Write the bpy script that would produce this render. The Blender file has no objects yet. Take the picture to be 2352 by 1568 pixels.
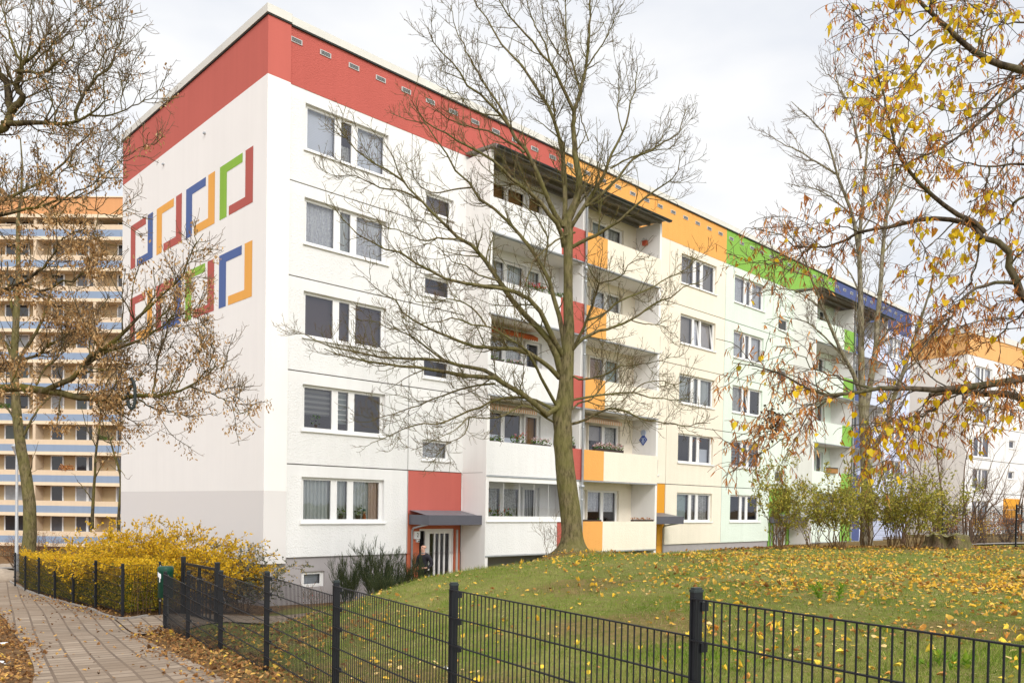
import bpy, math, random
import numpy as np
from mathutils import Vector, Matrix, Euler

rnd = random.Random(11)
rng = np.random.default_rng(11)
scene = bpy.context.scene
COL = scene.collection
R = math.radians

# ------------------------------------------------------------------ camera model
FPX, CYP, PITCH, ROLL, EYE = 1865.963, 1200.9, -0.01991, 0.01614, 1.618
_d = np.array([0, math.cos(PITCH), math.sin(PITCH)])
_r0 = np.array([1.0, 0, 0]); _u0 = np.cross(_r0, _d)
_r = math.cos(ROLL) * _r0 + math.sin(ROLL) * _u0
_u = -math.sin(ROLL) * _r0 + math.cos(ROLL) * _u0
CAM = np.array([0, 0, EYE])

def at(px, py, D):
    """point of the world seen at survey position px,py and D metres deep"""
    return CAM + D * (_d + _r * ((px - 1176) / FPX) + _u * ((CYP - py) / FPX))

def proj(P):
    v = np.asarray(P, float) - CAM
    z = v @ _d
    return 1176 + FPX * (v @ _r) / z, CYP - FPX * (v @ _u) / z, z

cam = bpy.data.cameras.new('camera'); co = bpy.data.objects.new('camera', cam); COL.objects.link(co)
m = Matrix.Identity(4)
for i in range(3):
    m[i][0] = _r[i]; m[i][1] = _u[i]; m[i][2] = -_d[i]; m[i][3] = CAM[i]
co.matrix_world = m
cam.sensor_width = 36; cam.sensor_fit = 'HORIZONTAL'
cam.lens = 36 * FPX / 2352; cam.shift_y = (CYP - 784) / 2352
cam.clip_start = 0.1; cam.clip_end = 3000
scene.camera = co
scene.view_settings.view_transform = 'Standard'; scene.view_settings.look = 'None'
scene.view_settings.exposure = 0; scene.view_settings.gamma = 1

# ------------------------------------------------------------------ materials
class N:
    def __init__(s, name):
        s.m = bpy.data.materials.new(name); s.m.use_nodes = True
        s.t = s.m.node_tree; s.t.nodes.clear()
        s.out = s.t.nodes.new('ShaderNodeOutputMaterial')
    def n(s, typ, **kw):
        nd = s.t.nodes.new('ShaderNode' + typ)
        for k, v in kw.items():
            if k.startswith('i_'):
                nd.inputs[k[2:].replace('_', ' ')].default_value = v
            else: setattr(nd, k, v)
        return nd
    def l(s, a, b): s.t.links.new(a, b)
    def ramp(s, fac, stops):
        r = s.n('ValToRGB'); el = r.color_ramp.elements
        while len(el) < len(stops): el.new(0.5)
        for e, (p, c) in zip(el, stops): e.position = p; e.color = (*c, 1)
        s.l(fac, r.inputs[0]); return r.outputs[0]
    def mix(s, fac, a, b, mode='MIX'):
        x = s.n('Mix', data_type='RGBA', blend_type=mode)
        for sock, v in ((x.inputs[0], fac), (x.inputs[6], a), (x.inputs[7], b)):
            if hasattr(v, 'is_output'): s.l(v, sock)
            else: sock.default_value = v if isinstance(v, (int, float)) else (*v, 1)
        return x.outputs[2]
    def math(s, op, a, b=0.0):
        x = s.n('Math', operation=op)
        for sock, v in zip(x.inputs, (a, b)):
            if hasattr(v, 'is_output'): s.l(v, sock)
            else: sock.default_value = v
        return x.outputs[0]
    def coord(s, kind='Object', scale=None, rot=None):
        c = s.n('TexCoord').outputs[kind]
        if scale or rot:
            mp = s.n('Mapping'); s.l(c, mp.inputs[0])
            if scale: mp.inputs['Scale'].default_value = scale
            if rot: mp.inputs['Rotation'].default_value = rot
            c = mp.outputs[0]
        return c
    def noise(s, co_, scale, detail=4, rough=.55):
        x = s.n('TexNoise'); s.l(co_, x.inputs['Vector'])
        x.inputs['Scale'].default_value = scale; x.inputs['Detail'].default_value = detail
        x.inputs['Roughness'].default_value = rough
        return x.outputs['Fac']
    def surf(s, col, rough=.7, bump=None, strength=.3, dist=.02, metallic=0, spec=.3, trans=0):
        b = s.n('BsdfPrincipled')
        for sock, v in ((b.inputs['Base Color'], col), (b.inputs['Roughness'], rough)):
            if hasattr(v, 'is_output'): s.l(v, sock)
            elif isinstance(v, (int, float)): sock.default_value = v
            else: sock.default_value = (*v, 1)
        b.inputs['Metallic'].default_value = metallic
        b.inputs['Specular IOR Level'].default_value = spec
        if bump is not None:
            bp = s.n('Bump'); bp.inputs['Distance'].default_value = dist
            if hasattr(strength, 'is_output'): s.l(strength, bp.inputs['Strength'])
            else: bp.inputs['Strength'].default_value = strength
            s.l(bump, bp.inputs['Height']); s.l(bp.outputs[0], b.inputs['Normal'])
        if trans:
            tr = s.n('BsdfTranslucent')
            if hasattr(col, 'is_output'): s.l(col, tr.inputs[0])
            else: tr.inputs[0].default_value = (*col, 1)
            mx = s.n('MixShader'); mx.inputs[0].default_value = trans
            s.l(b.outputs[0], mx.inputs[1]); s.l(tr.outputs[0], mx.inputs[2])
            s.l(mx.outputs[0], s.out.inputs[0])
        else: s.l(b.outputs[0], s.out.inputs[0])
        return s.m

def sep_z(k, c):
    x = k.n('SeparateXYZ'); k.l(c, x.inputs[0]); return x.outputs

def m_plain(name, col, rough=.6, var=.08, scale=6, bump=0, bscale=60, metallic=0, spec=.3):
    k = N(name); c = k.coord()
    f = k.noise(c, scale, 5)
    a = tuple(max(0, v * (1 - var)) for v in col); b = tuple(min(1, v * (1 + var)) for v in col)
    cc = k.ramp(f, [(.3, a), (.7, b)])
    if bump:
        return k.surf(cc, rough, k.noise(c, bscale, 3), bump, .01, metallic, spec)
    return k.surf(cc, rough, metallic=metallic, spec=spec)

def m_render(name, col, storeys=True, rough_amt=1.0, bscale=17, lower=None, strength=.34, streak=1.0):
    """roughcast facade plaster: coarse relief, smooth lintel zone under every joint, faint rain streaks"""
    k = N(name); c = k.coord(); xyz = sep_z(k, c)
    big = k.noise(c, .5, 5); st = k.noise(k.coord(scale=(3.5, 3.5, .22)), 1.0, 4)
    f = k.math('ADD', k.math('MULTIPLY', big, .5), k.math('MULTIPLY', st, .5))
    dark = tuple(v * (1 - .045 * streak) for v in col); lite = tuple(min(1, v * 1.02) for v in col)
    cc = k.ramp(f, [(.36, dark), (.6, lite)])
    if lower:
        msk = k.math('LESS_THAN', xyz[2], lower[0]); cc = k.mix(msk, cc, lower[1])
    n1 = k.noise(c, bscale, 4, .6)
    v = k.n('TexVoronoi'); k.l(c, v.inputs['Vector']); v.inputs['Scale'].default_value = bscale * 1.5
    h = k.math('ADD', n1, k.math('MULTIPLY', v.outputs['Distance'], .6))
    cav = k.ramp(h, [(.45, (.93, .93, .93)), (.75, (1, 1, 1))])
    if storeys:
        zm = k.math('MODULO', k.math('ADD', xyz[2], 28.0), 2.8)
        s = k.math('MULTIPLY', k.math('LESS_THAN', zm, 2.44), rough_amt * strength)
        s = k.math('ADD', s, .06)
        cc = k.mix(k.math('MULTIPLY', s, .8), cc, k.mix(1.0, cc, cav, 'MULTIPLY'))
    else:
        s = rough_amt * strength
        cc = k.mix(min(1, s * .8), cc, k.mix(1.0, cc, cav, 'MULTIPLY'))
    return k.surf(cc, .9, h, s, .03, spec=.1)

def m_island(name, stops, rough=.6, trans=.3, spec=.2):
    k = N(name); g = k.n('NewGeometry')
    return k.surf(k.ramp(g.outputs['Random Per Island'], stops), rough, trans=trans, spec=spec)

def m_bark(name, base, moss, scale=1.0, mossamt=.5, bump=.8):
    k = N(name); c = k.coord(scale=(1, 1, .28))
    f = k.noise(c, 15 * scale, 7, .7); c2 = k.coord()
    mo = k.noise(c2, 2.2 * scale, 5)
    dark = tuple(v * .32 for v in base)
    cc = k.ramp(f, [(.40, dark), (.56, base), (.75, tuple(v * 1.25 for v in base))])
    cc = k.mix(k.math('MULTIPLY', k.ramp(mo, [(.62 - mossamt * .3, (0, 0, 0)), (.78 - mossamt * .2, (1, 1, 1))]), .7), cc, moss)
    return k.surf(cc, .9, f, bump, .03, spec=.1)

def m_glass(name, tint=(.93, .95, .95), refl=1.35):
    k = N(name)
    t = k.n('BsdfTransparent'); t.inputs[0].default_value = (*tint, 1)
    g = k.n('BsdfGlossy'); g.inputs['Roughness'].default_value = .02; g.inputs[0].default_value = (.90, .91, 1, 1)
    c = k.coord(); bp = k.n('Bump'); bp.inputs['Strength'].default_value = .03; bp.inputs['Distance'].default_value = .05
    k.l(k.noise(c, 1.6, 2), bp.inputs['Height']); k.l(bp.outputs[0], g.inputs['Normal'])
    f = k.n('Fresnel'); f.inputs[0].default_value = 1.52
    fa = k.math('ADD', k.math('MULTIPLY', f.outputs[0], refl), .015)
    mx = k.n('MixShader'); k.l(fa, mx.inputs[0]); k.l(t.outputs[0], mx.inputs[1]); k.l(g.outputs[0], mx.inputs[2])
    k.l(mx.outputs[0], k.out.inputs[0]); return k.m

def m_stripe(name, a, b, axis, period, duty=.5, rough=.8, soft=False):
    k = N(name); c = k.coord(); x = sep_z(k, c)[axis]
    w = k.math('MODULO', k.math('ADD', k.math('DIVIDE', x, period), 100.0), 1.0)
    if soft:
        w2 = k.math('ABSOLUTE', k.math('SUBTRACT', w, .5)); cc = k.ramp(w2, [(.12, a), (.38, b)])
    else: cc = k.ramp(k.math('LESS_THAN', w, duty), [(0, a), (1, b)])
    return k.surf(cc, rough, spec=.1)

def m_lace(name, col, back):
    k = N(name); c = k.coord()
    v = k.n('TexVoronoi'); k.l(c, v.inputs['Vector']); v.inputs['Scale'].default_value = 16
    f = k.noise(k.coord(scale=(9, 1, .6)), 2.5, 3)
    cc = k.ramp(k.math('ADD', k.math('MULTIPLY', v.outputs['Distance'], .5), k.math('MULTIPLY', f, .6)), [(.35, back), (.7, col)])
    return k.surf(cc, .9, spec=.05)

M = {}
WHITE = (.80, .79, .775)
M['wall_white'] = m_render('white_roughcast', (.785, .775, .755), strength=.42)
M['wall_cream'] = m_render('cream_roughcast', (.84, .765, .63))
M['wall_mint'] = m_render('mint_roughcast', (.70, .78, .68))
M['wall_lilac'] = m_render('pale_blue_roughcast', (.60, .65, .82))
M['smooth_white'] = m_render('smooth_white_render', (.83, .805, .775), False, .12, 60)
M['gable'] = m_render('smooth_gable_render', (.84, .815, .785), False, .15, 60, lower=(1.98, (.71, .68, .66)), streak=.35)
M['band_red'] = m_render('red_band_plaster', (.50, .122, .098), False, 1, 22, strength=.6)
M['band_red_smooth'] = m_render('red_smooth_plaster', (.52, .135, .108), False, .12, 60)
M['band_orange'] = m_render('orange_band_plaster', (.82, .40, .115), False, 1, 22, strength=.6)
M['band_green'] = m_render('green_band_plaster', (.24, .46, .085), False, 1, 22, strength=.6)
M['band_blue'] = m_render('blue_band_plaster', (.09, .115, .25), False, 1, 22, strength=.6)
M['entry_brown'] = m_render('brown_red_entrance_plaster', (.46, .13, .07), False, .12, 60)
M['entry_orange'] = m_render('entrance_orange_plaster', (.72, .33, .04), False, .12, 60)
M['entry_green'] = m_render('entrance_green_plaster', (.24, .46, .085), False, .12, 60)
M['entry_blue'] = m_render('entrance_blue_plaster', (.09, .115, .25), False, .12, 60)
M['plinth'] = m_render('grey_plinth_plaster', (.40, .37, .37), False, .15, 40)
M['joint'] = m_plain('dark_joint_sealant', (.11, .10, .085), .9)
M['cap'] = m_plain('weathered_parapet_metal', (.66, .64, .58), .5, .05, 2)
M['dark'] = m_plain('dark_metal_edge', (.035, .045, .045), .6)
M['anthracite'] = m_plain('anthracite_sheet_metal', (.105, .105, .125), .45, .06, 3)
M['slate'] = m_plain('grey_roof_sheet', (.17, .175, .19), .5, .08, 3)
M['pvc'] = m_plain('white_window_plastic', (.82, .81, .79), .35, .02)
M['sill'] = m_plain('white_sill_metal', (.82, .81, .79), .4, .03)
M['zinc'] = m_plain('zinc_pipe', (.42, .44, .46), .35, .1, 8, metallic=.6)
M['vent'] = m_plain('grey_vent_metal', (.50, .49, .47), .5, .05)
M['room'] = m_plain('dim_room_wall', (.05, .045, .05), .9)  # near-black colour stands in for the shade inside the rooms
M['glass'] = m_glass('window_glass')
M['clear'] = m_glass('balcony_glass', (.985, .99, .99), .55)
M['wood'] = m_plain('brown_wood', (.22, .10, .04), .6, .2, 12)
M['timber'] = m_plain('dark_timber_beam', (.20, .19, .18), .7, .2, 10)
M['corr'] = m_plain('corrugated_roof_sheet', (.34, .31, .28), .6, .15, 4)
M['cur_grey'] = m_stripe('striped_grey_net_curtain', (.50, .53, .53), (.72, .74, .73), 0, .13, soft=True)
M['cur_white'] = m_lace('white_lace_curtain', (.82, .82, .84), (.58, .58, .64))
M['cur_peach'] = m_stripe('peach_curtain', (.60, .42, .34), (.72, .55, .46), 0, .12, soft=True)
M['cur_dark'] = m_lace('dark_lace_curtain', (.70, .69, .67), (.34, .33, .32))
M['blind_white'] = m_stripe('white_venetian_blind', (.82, .84, .92), (.88, .90, .97), 2, .05, soft=True)
M['blind_dark'] = m_plain('dark_roller_blind', (.125, .09, .09), .8, .1, 3)
M['blind_taupe'] = m_plain('taupe_roller_blind', (.42, .38, .37), .8, .08, 3)
M['blind_zebra'] = m_stripe('striped_day_night_blind', (.36, .36, .36), (.16, .16, .17), 2, .16, .55)
M['blind_zebra_white'] = m_stripe('white_striped_blind', (.80, .80, .78), (.30, .34, .33), 2, .16, .72)
M['blind_teal'] = m_plain('pale_teal_roller_blind', (.48, .58, .58), .8, .05, 3)
M['blind_wood'] = m_stripe('brown_bamboo_blind', (.30, .15, .05), (.40, .22, .08), 0, .05, soft=True)
M['bead'] = m_stripe('bead_door_curtain', (.05, .05, .06), (.80, .78, .76), 0, .09, .45)
M['awn_red'] = m_plain('rust_red_awning_cloth', (.38, .085, .02), .85, .1, 4)
M['awn_stripe'] = m_stripe('striped_awning_cloth', (.82, .76, .68), (.72, .42, .25), 0, .12, .6)
M['green_leaf'] = m_island('green_houseplant_leaf', [(0, (.03, .10, .015)), (.5, (.08, .17, .03)), (1, (.22, .28, .04))])
M['petal_red'] = m_island('red_geranium_petal', [(0, (.55, .02, .02)), (.6, (.7, .05, .06)), (1, (.75, .35, .40))])
M['petal_pink'] = m_island('pink_flower_petal', [(0, (.75, .45, .50)), (.6, (.8, .7, .7)), (1, (.6, .04, .08))])
M['planter'] = m_plain('dark_planter_plastic', (.05, .035, .03), .5)
M['fence'] = m_plain('anthracite_coated_steel', (.013, .0145, .018), .5, .1, 10, spec=.3)
M['steel'] = m_plain('stainless_clamp', (.55, .55, .55), .3, .05, metallic=.8)
M['binblue'] = m_plain('dark_green_bin_plastic', (.006, .055, .033), .35, .08)
M['paper'] = m_plain('white_paper', (.85, .86, .86), .7, .03)
M['ink'] = m_plain('dark_sign_ink', (.02, .02, .02), .6)
M['concrete'] = m_plain('grey_concrete', (.30, .27, .24), .9, .15, 8, .3, 60)
M['stone'] = m_plain('boulder_stone', (.32, .26, .20), .9, .2, 5, .5, 20)
M['lamp'] = m_plain('galvanised_lamp_post', (.50, .51, .52), .4, .06, metallic=.3)
M['tower_wall'] = m_render('tower_ochre_plaster', (.52, .385, .225), False, .2, 20)
M['tower_band'] = m_render('tower_peach_plaster', (.66, .52, .37), False, .2, 20)
M['tower_blue'] = m_render('tower_blue_plaster', (.25, .315, .42), False, .4, 20)
M['tower_cream'] = m_render('tower_cream_edge', (.74, .60, .43), False, .2, 20)
M['tower_orange'] = m_render('tower_orange_plaster', (.62, .31, .14), False, .3, 20)

cy_ = scene.cycles
cy_.max_bounces = 6; cy_.diffuse_bounces = 3; cy_.glossy_bounces = 2; cy_.transmission_bounces = 2; cy_.transparent_max_bounces = 8
M['cream_smooth'] = m_render('smooth_cream_render', (.86, .80, .72), False, .12, 60, streak=.4)
# ------------------------------------------------------------------ object helpers
def tag(o, label=None, cat=None, group=None, kind=None):
    for k, v in (('label', label), ('category', cat), ('group', group), ('kind', kind)):
        if v: o[k] = v
    return o
def link(name, data, parent=None):
    o = bpy.data.objects.new(name, data); COL.objects.link(o)
    if parent is not None: o.parent = parent
    return o
def empty(name, label, cat, loc=(0, 0, 0), rz=0, group=None):
    o = link(name, None); o.location = loc; o.rotation_euler = (0, 0, rz); o.empty_display_size = .2
    return tag(o, label, cat, group)

class MB:
    """collects faces for ONE mesh; every face has a material slot"""
    def __init__(s): s.v = []; s.f = []; s.mi = []; s.mats = []; s.sm = []
    def slot(s, m):
        if m not in s.mats: s.mats.append(m)
        return s.mats.index(m)
    def face(s, pts, m, smooth=False):
        i = len(s.v); s.v += [tuple(p) for p in pts]; s.f.append(tuple(range(i, i + len(pts)))); s.mi.append(s.slot(m)); s.sm.append(smooth)
    def idx(s, verts, faces, m, smooth=False):
        i = len(s.v); s.v += [tuple(p) for p in verts]; k = s.slot(m)
        for f in faces: s.f.append(tuple(i + a for a in f)); s.mi.append(k); s.sm.append(smooth)
    def box(s, x0, x1, y0, y1, z0, z1, m, bev=0):
        if x0 > x1: x0, x1 = x1, x0
        if y0 > y1: y0, y1 = y1, y0
        v = [(x0, y0, z0), (x1, y0, z0), (x1, y1, z0), (x0, y1, z0), (x0, y0, z1), (x1, y0, z1), (x1, y1, z1), (x0, y1, z1)]
        s.idx(v, [(0, 3, 2, 1), (4, 5, 6, 7), (0, 1, 5, 4), (1, 2, 6, 5), (2, 3, 7, 6), (3, 0, 4, 7)], m)
    def prism(s, poly, axis, a, b, m, smooth=False):
        """extrude 2-D poly along axis (0,1,2) from a to b"""
        def P(p, t):
            return {0: (t, p[0], p[1]), 1: (p[0], t, p[1]), 2: (p[0], p[1], t)}[axis]
        n = len(poly); v = [P(p, a) for p in poly] + [P(p, b) for p in poly]
        f = [(i, (i + 1) % n, n + (i + 1) % n, n + i) for i in range(n)]
        s.idx(v, f, m, smooth); s.idx(v[:n], [tuple(range(n))[::-1]], m); s.idx(v[n:], [tuple(range(n))], m)
    def tube(s, pts, r, m, sides=8, caps=True, smooth=True):
        P = np.array(pts, float)[None]; rr = np.array(r if hasattr(r, '__len__') else [r] * len(pts), float)[None]
        V, F = tubes(P, rr, sides)
        s.idx(V, F, m, smooth)
        if caps:
            k = len(pts); s.idx(V[:sides], [tuple(range(sides))[::-1]], m); s.idx(V[(k - 1) * sides:], [tuple(range(sides))], m)
    def lathe(s, prof, c, m, sides=16, smooth=True):
        v = [(c[0] + r * math.cos(2 * math.pi * i / sides), c[1] + r * math.sin(2 * math.pi * i / sides), c[2] + z) for r, z in prof for i in range(sides)]
        f = [(j * sides + i, j * sides + (i + 1) % sides, (j + 1) * sides + (i + 1) % sides, (j + 1) * sides + i) for j in range(len(prof) - 1) for i in range(sides)]
        s.idx(v, f, m, smooth)
        s.idx(v[-sides:], [tuple(range(sides))], m); s.idx(v[:sides], [tuple(range(sides))[::-1]], m)
    def mesh(s, name):
        me = bpy.data.meshes.new(name); me.from_pydata(s.v, [], s.f)
        for x in s.mats: me.materials.append(x)
        me.polygons.foreach_set('material_index', s.mi); me.polygons.foreach_set('use_smooth', s.sm); me.update()
        return me
    def build(s, name, parent=None):
        return link(name, s.mesh(name), parent)

def np_mesh(name, V, F, mat, smooth=True, mats=None, mi=None):
    V = np.asarray(V, np.float32); F = np.asarray(F, np.int32)
    me = bpy.data.meshes.new(name); n, k = F.shape
    me.vertices.add(len(V)); me.vertices.foreach_set('co', V.ravel())
    me.loops.add(n * k); me.loops.foreach_set('vertex_index', F.ravel())
    me.polygons.add(n); me.polygons.foreach_set('loop_start', np.arange(0, n * k, k, dtype=np.int32))
    me.polygons.foreach_set('loop_total', np.full(n, k, np.int32))
    for x in (mats or [mat]): me.materials.append(x)
    if mi is not None: me.polygons.foreach_set('material_index', np.asarray(mi, np.int32))
    me.polygons.foreach_set('use_smooth', np.full(n, smooth)); me.update(calc_edges=True); me.validate()
    return me

def nrm(a): return a / np.maximum(np.linalg.norm(a, axis=-1, keepdims=True), 1e-9)

def tubes(P, Rr, sides=4):
    """P (N,K,3), Rr (N,K) -> verts, quads"""
    P = np.asarray(P, float); Rr = np.asarray(Rr, float); Nn, K, _ = P.shape
    T = nrm(np.gradient(P, axis=1))
    mean = nrm(P[:, -1] - P[:, 0] + 1e-6)
    ax = np.argmin(np.abs(mean), axis=1); ref = np.eye(3)[ax][:, None, :]
    A = nrm(np.cross(T, ref)); B = np.cross(T, A)
    th = np.arange(sides) * 2 * np.pi / sides
    V = P[:, :, None, :] + Rr[:, :, None, None] * (A[:, :, None, :] * np.cos(th)[None, None, :, None] + B[:, :, None, :] * np.sin(th)[None, None, :, None])
    i = np.arange(Nn)[:, None, None] * K * sides + np.arange(K - 1)[None, :, None] * sides
    a = np.arange(sides)[None, None, :]; b = (a + 1) % sides
    F = np.stack([i + a, i + b, i + sides + b, i + sides + a], -1).reshape(-1, 4)
    return V.reshape(-1, 3), F

def resample(pts, K):
    """Catmull-Rom through pts (n,D), K samples equally spaced"""
    p = np.asarray(pts, float)
    if len(p) == 2: return p[0] + (p[1] - p[0]) * np.linspace(0, 1, K)[:, None]
    q = np.vstack([2 * p[0] - p[1], p, 2 * p[-1] - p[-2]]); out = []
    for i in range(len(p) - 1):
        a, b, c, d = q[i:i + 4]
        for t in np.linspace(0, 1, 9)[:-1]:
            out.append(.5 * ((2 * b) + (c - a) * t + (2 * a - 5 * b + 4 * c - d) * t * t + (3 * b - a - 3 * c + d) * t ** 3))
    out.append(p[-1]); out = np.array(out)
    L = np.r_[0, np.cumsum(np.linalg.norm(np.diff(out, axis=0), axis=1))]
    s = np.linspace(0, L[-1], K)
    return np.stack([np.interp(s, L, out[:, j]) for j in range(p.shape[1])], 1)

def grow(P, Rr, per_m, length, ang, K=5, up=.15, wob=.18, tmin=.15, rfac=.55, rtip=.0016, scale_by_t=.6, rmax=None, seed=1, tmax=1.0):
    """children of the branches P: per_m per metre, length (lo,hi) metres, ang (lo,hi) degrees"""
    g = np.random.default_rng(seed)
    seg = np.linalg.norm(np.diff(P, axis=1), axis=2); L = seg.sum(1)
    cnt = np.floor(L * per_m * (1 - tmin) + g.random(len(L))).astype(int)
    id_ = np.repeat(np.arange(len(P)), cnt); n = len(id_)
    if n == 0: return np.zeros((0, K, 3)), np.zeros((0, K))
    t = tmin + (tmax - tmin) * g.random(n); x = t * (P.shape[1] - 1); i = np.minimum(x.astype(int), P.shape[1] - 2); fr = (x - i)[:, None]
    base = P[id_, i] * (1 - fr) + P[id_, i + 1] * fr
    rb = Rr[id_, i] * (1 - fr[:, 0]) + Rr[id_, i + 1] * fr[:, 0]
    T = nrm(P[id_, i + 1] - P[id_, i])
    perp = nrm(np.cross(T, nrm(g.normal(size=(n, 3)))))
    a = np.radians(g.uniform(*ang, n))[:, None]
    d = np.cos(a) * T + np.sin(a) * perp
    ln = g.uniform(*length, n) * (1 - scale_by_t * (t - tmin) / (1 - tmin))
    step = (ln / (K - 1))[:, None]
    pts = [base]
    for k in range(K - 1):
        d = nrm(d + g.normal(size=(n, 3)) * wob + np.array([0, 0, up]))
        pts.append(pts[-1] + d * step)
    C = np.stack(pts, 1)
    r0 = np.maximum(rb * rfac * g.uniform(.7, 1, n), rtip * 1.3)
    if rmax: r0 = np.minimum(r0, rmax)
    rr = r0[:, None] + (rtip - r0)[:, None] * (np.linspace(0, 1, K) ** .8)[None]
    return C, rr

class Wood:
    """gathers many branch batches into one mesh"""
    def __init__(s): s.V = []; s.F = []; s.n = 0
    def add(s, P, Rr, sides):
        if len(P) == 0: return
        V, F = tubes(P, Rr, sides); s.V.append(V); s.F.append(F + s.n); s.n += len(V)
    def build(s, name, mat, parent, extra=(), emat=None):
        nf = sum(len(f) for f in s.F)
        for e_ in extra: s.add(*e_)
        F = np.concatenate(s.F); mi = np.zeros(len(F), np.int32); mi[nf:] = 1
        return link(name, np_mesh(name, np.concatenate(s.V) - np.array(parent.location), F, mat, mats=[mat, emat] if emat else [mat], mi=mi if emat else None), parent)

LEAF6 = (np.array([(0, 0, 0), (-.36, .30, .10), (-.26, .72, .05), (0, 1, -.06), (.26, .72, .05), (.36, .30, .10)]), [(0, 3, 2, 1), (0, 5, 4, 3)])
HEART = (np.array([(0, .04, 0), (-.30, -.06, .07), (-.46, .25, .10), (-.27, .70, .03), (0, 1.05, -.10), (.27, .70, .03), (.46, .25, .10), (.30, -.06, .07)]), [(0, 4, 3, 2, 1)[:5], (0, 7, 6, 5, 4)[:5]])
STRIP = (np.array([(-.10, 0, 0), (.10, 0, 0), (.15, .5, .10), (-.13, .5, .12), (.05, 1, -.02), (-.05, 1, 0)]), [(0, 1, 2, 3), (3, 2, 4, 5)])
BLADE = (np.array([(-.5, 0, 0), (.5, 0, 0), (0, 1, 0)]), [(0, 1, 2)])

def frames(yaxis, g):
    y = nrm(yaxis); h = nrm(g.normal(size=y.shape)); x = nrm(np.cross(y, h)); z = np.cross(x, y)
    return np.stack([x, y, z], -1)          # columns

def leaves(pos, size, yaxis, tmpl, seed=3, flat=None, curl=0):
    """instances of a leaf template as real faces"""
    g = np.random.default_rng(seed); T, fs = tmpl
    n = len(pos); size = np.broadcast_to(np.asarray(size, float).reshape(-1, 1) if np.ndim(size) == 1 else size, (n, 3)) if np.ndim(size) < 2 else size
    A = frames(yaxis, g) if flat is None else flat
    loc = T[None] * size[:, None, :]
    if curl: loc[:, :, 2] += curl * g.normal(size=(n, 1)) * np.abs(T[None, :, 0]) * size[:, None, 0] * 2
    V = pos[:, None, :] + np.einsum('nij,nkj->nki', A, loc)
    k = len(T); F = np.concatenate([np.asarray(fs)[None] + (np.arange(n) * k)[:, None, None]]).reshape(-1, len(fs[0]))
    return V.reshape(-1, 3), F

def leaf_obj(name, pos, size, yaxis, tmpl, mat, parent=None, seed=3, flat=None, curl=0, smooth=False):
    V, F = leaves(pos, size, yaxis, tmpl, seed, flat, curl)
    if parent is not None: V = V - np.array(parent.location)
    return link(name, np_mesh(name, V, F, mat, smooth), parent)

def along(P, per_m, g, tmin=0.0):
    """random points and tangents along branches"""
    L = np.linalg.norm(np.diff(P, axis=1), axis=2).sum(1); cnt = np.floor(L * per_m + g.random(len(L))).astype(int)
    id_ = np.repeat(np.arange(len(P)), cnt); n = len(id_)
    x = (tmin + (1 - tmin) * g.random(n)) * (P.shape[1] - 1); i = np.minimum(x.astype(int), P.shape[1] - 2); fr = (x - i)[:, None]
    return P[id_, i] * (1 - fr) + P[id_, i + 1] * fr, nrm(P[id_, i + 1] - P[id_, i])

# ------------------------------------------------------------------ terrain
YAW = 0.7693
BO = np.array([-6.768, 24.233, 0.0])
def bw(x, y, z=0):      # building coordinates -> world
    c, s = math.cos(YAW), math.sin(YAW)
    return np.array([BO[0] + x * c - y * s, BO[1] + x * s + y * c, z])
def wb(X, Y):           # world -> building coordinates
    c, s = math.cos(YAW), math.sin(YAW); dx = X - BO[0]; dy = Y - BO[1]
    return dx * c + dy * s, -dx * s + dy * c
POSTS = [(2.21, 1.87, 1.43), (.902, 3.943, 1.24), (-.418, 5.95, 1.058), (-1.725, 8.017, .866), (-3.047, 10.135, .768), (-4.356, 12.182, .598), (-5.68, 14.279, .405), (-6.98, 16.375, .211)]
GP = [(p[0], p[1], p[2] - 1.24) for p in POSTS]
GP += [(1.339, 19.98, .42), (-.555, 18.98, .03), (-2.0, 17.47, .02), (-2.6, 15.97, -.12), (-3.16, 14.96, -.32), (3.8, 21.98, .24), (2.4, 22.6, .10), (7.9, 24.98, .46),
       (16.4, 26, .55), (2.94, 10.4, .33), (4.17, 9.37, .27), (3.55, 5.58, .30), (-3.57, 9.76, -.55), (-5.72, 9.76, -.60), (-7, 14.95, -.88),
       (-8.7, 18.15, -1.02), (-8.1, 18.55, -1.02), (-18, 29.5, -1.58), (-11.7, 18.5, -1.03), (-7.35, 12.75, -.81), (-7.65, 18.95, -1.02), (-6.24, 17.25, -.95),
       (0, 0, 0), (-3, 4, -.28), (-6, 6, -.5), (-12, 12, -.9), (-22, 20, -1.4), (3, -4, .2), (0, -40, 0), (-40, -20, -.8), (40, -20, .5), (10, 10, .42), (22, 14, .5), (40, 30, .5),
       (8, 18, .5), (14, 20, .5), (5, 15, .42), (-20.7, 32.9, -1.75), (-30, 44, -2.3), (-40, 72, -3.6), (-75, 80, -3.6), (-10, 90, -3.0), (-80, 10, -1.8), (75, 75, .2), (90, 20, .5), (20, 110, -1.0), (30, 75, -.1), (40, 62, .1),
       (-5.0, 18.2, -1.12), (-4.6, 16.6, -.86)]
for lx, ly, z in [(-1.5, -1.5, -1.38), (0, -.5, -1.42), (3, -1.2, -1.4), (4.6, -2.2, -1.32), (5.6, -1.0, -1.34), (6.9, -1.6, -1.05), (8.5, -2.2, -.55), (10, -2.0, -.4), (12, -2, -.32), (16, -2, -.3), (19, -1.2, -.36), (24, -1, -.3), (30, -1, -.2),
                  (40, -2, -.1), (48, -1, -.1), (-1.6, 6, -1.5), (-1.6, 12, -1.7), (-6, 8, -1.5), (22, -6, -.05), (27, -6, .15), (35, -7, .3)]:
    p = bw(lx, ly); GP.append((p[0], p[1], z))
GP = np.array(GP, float)
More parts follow.
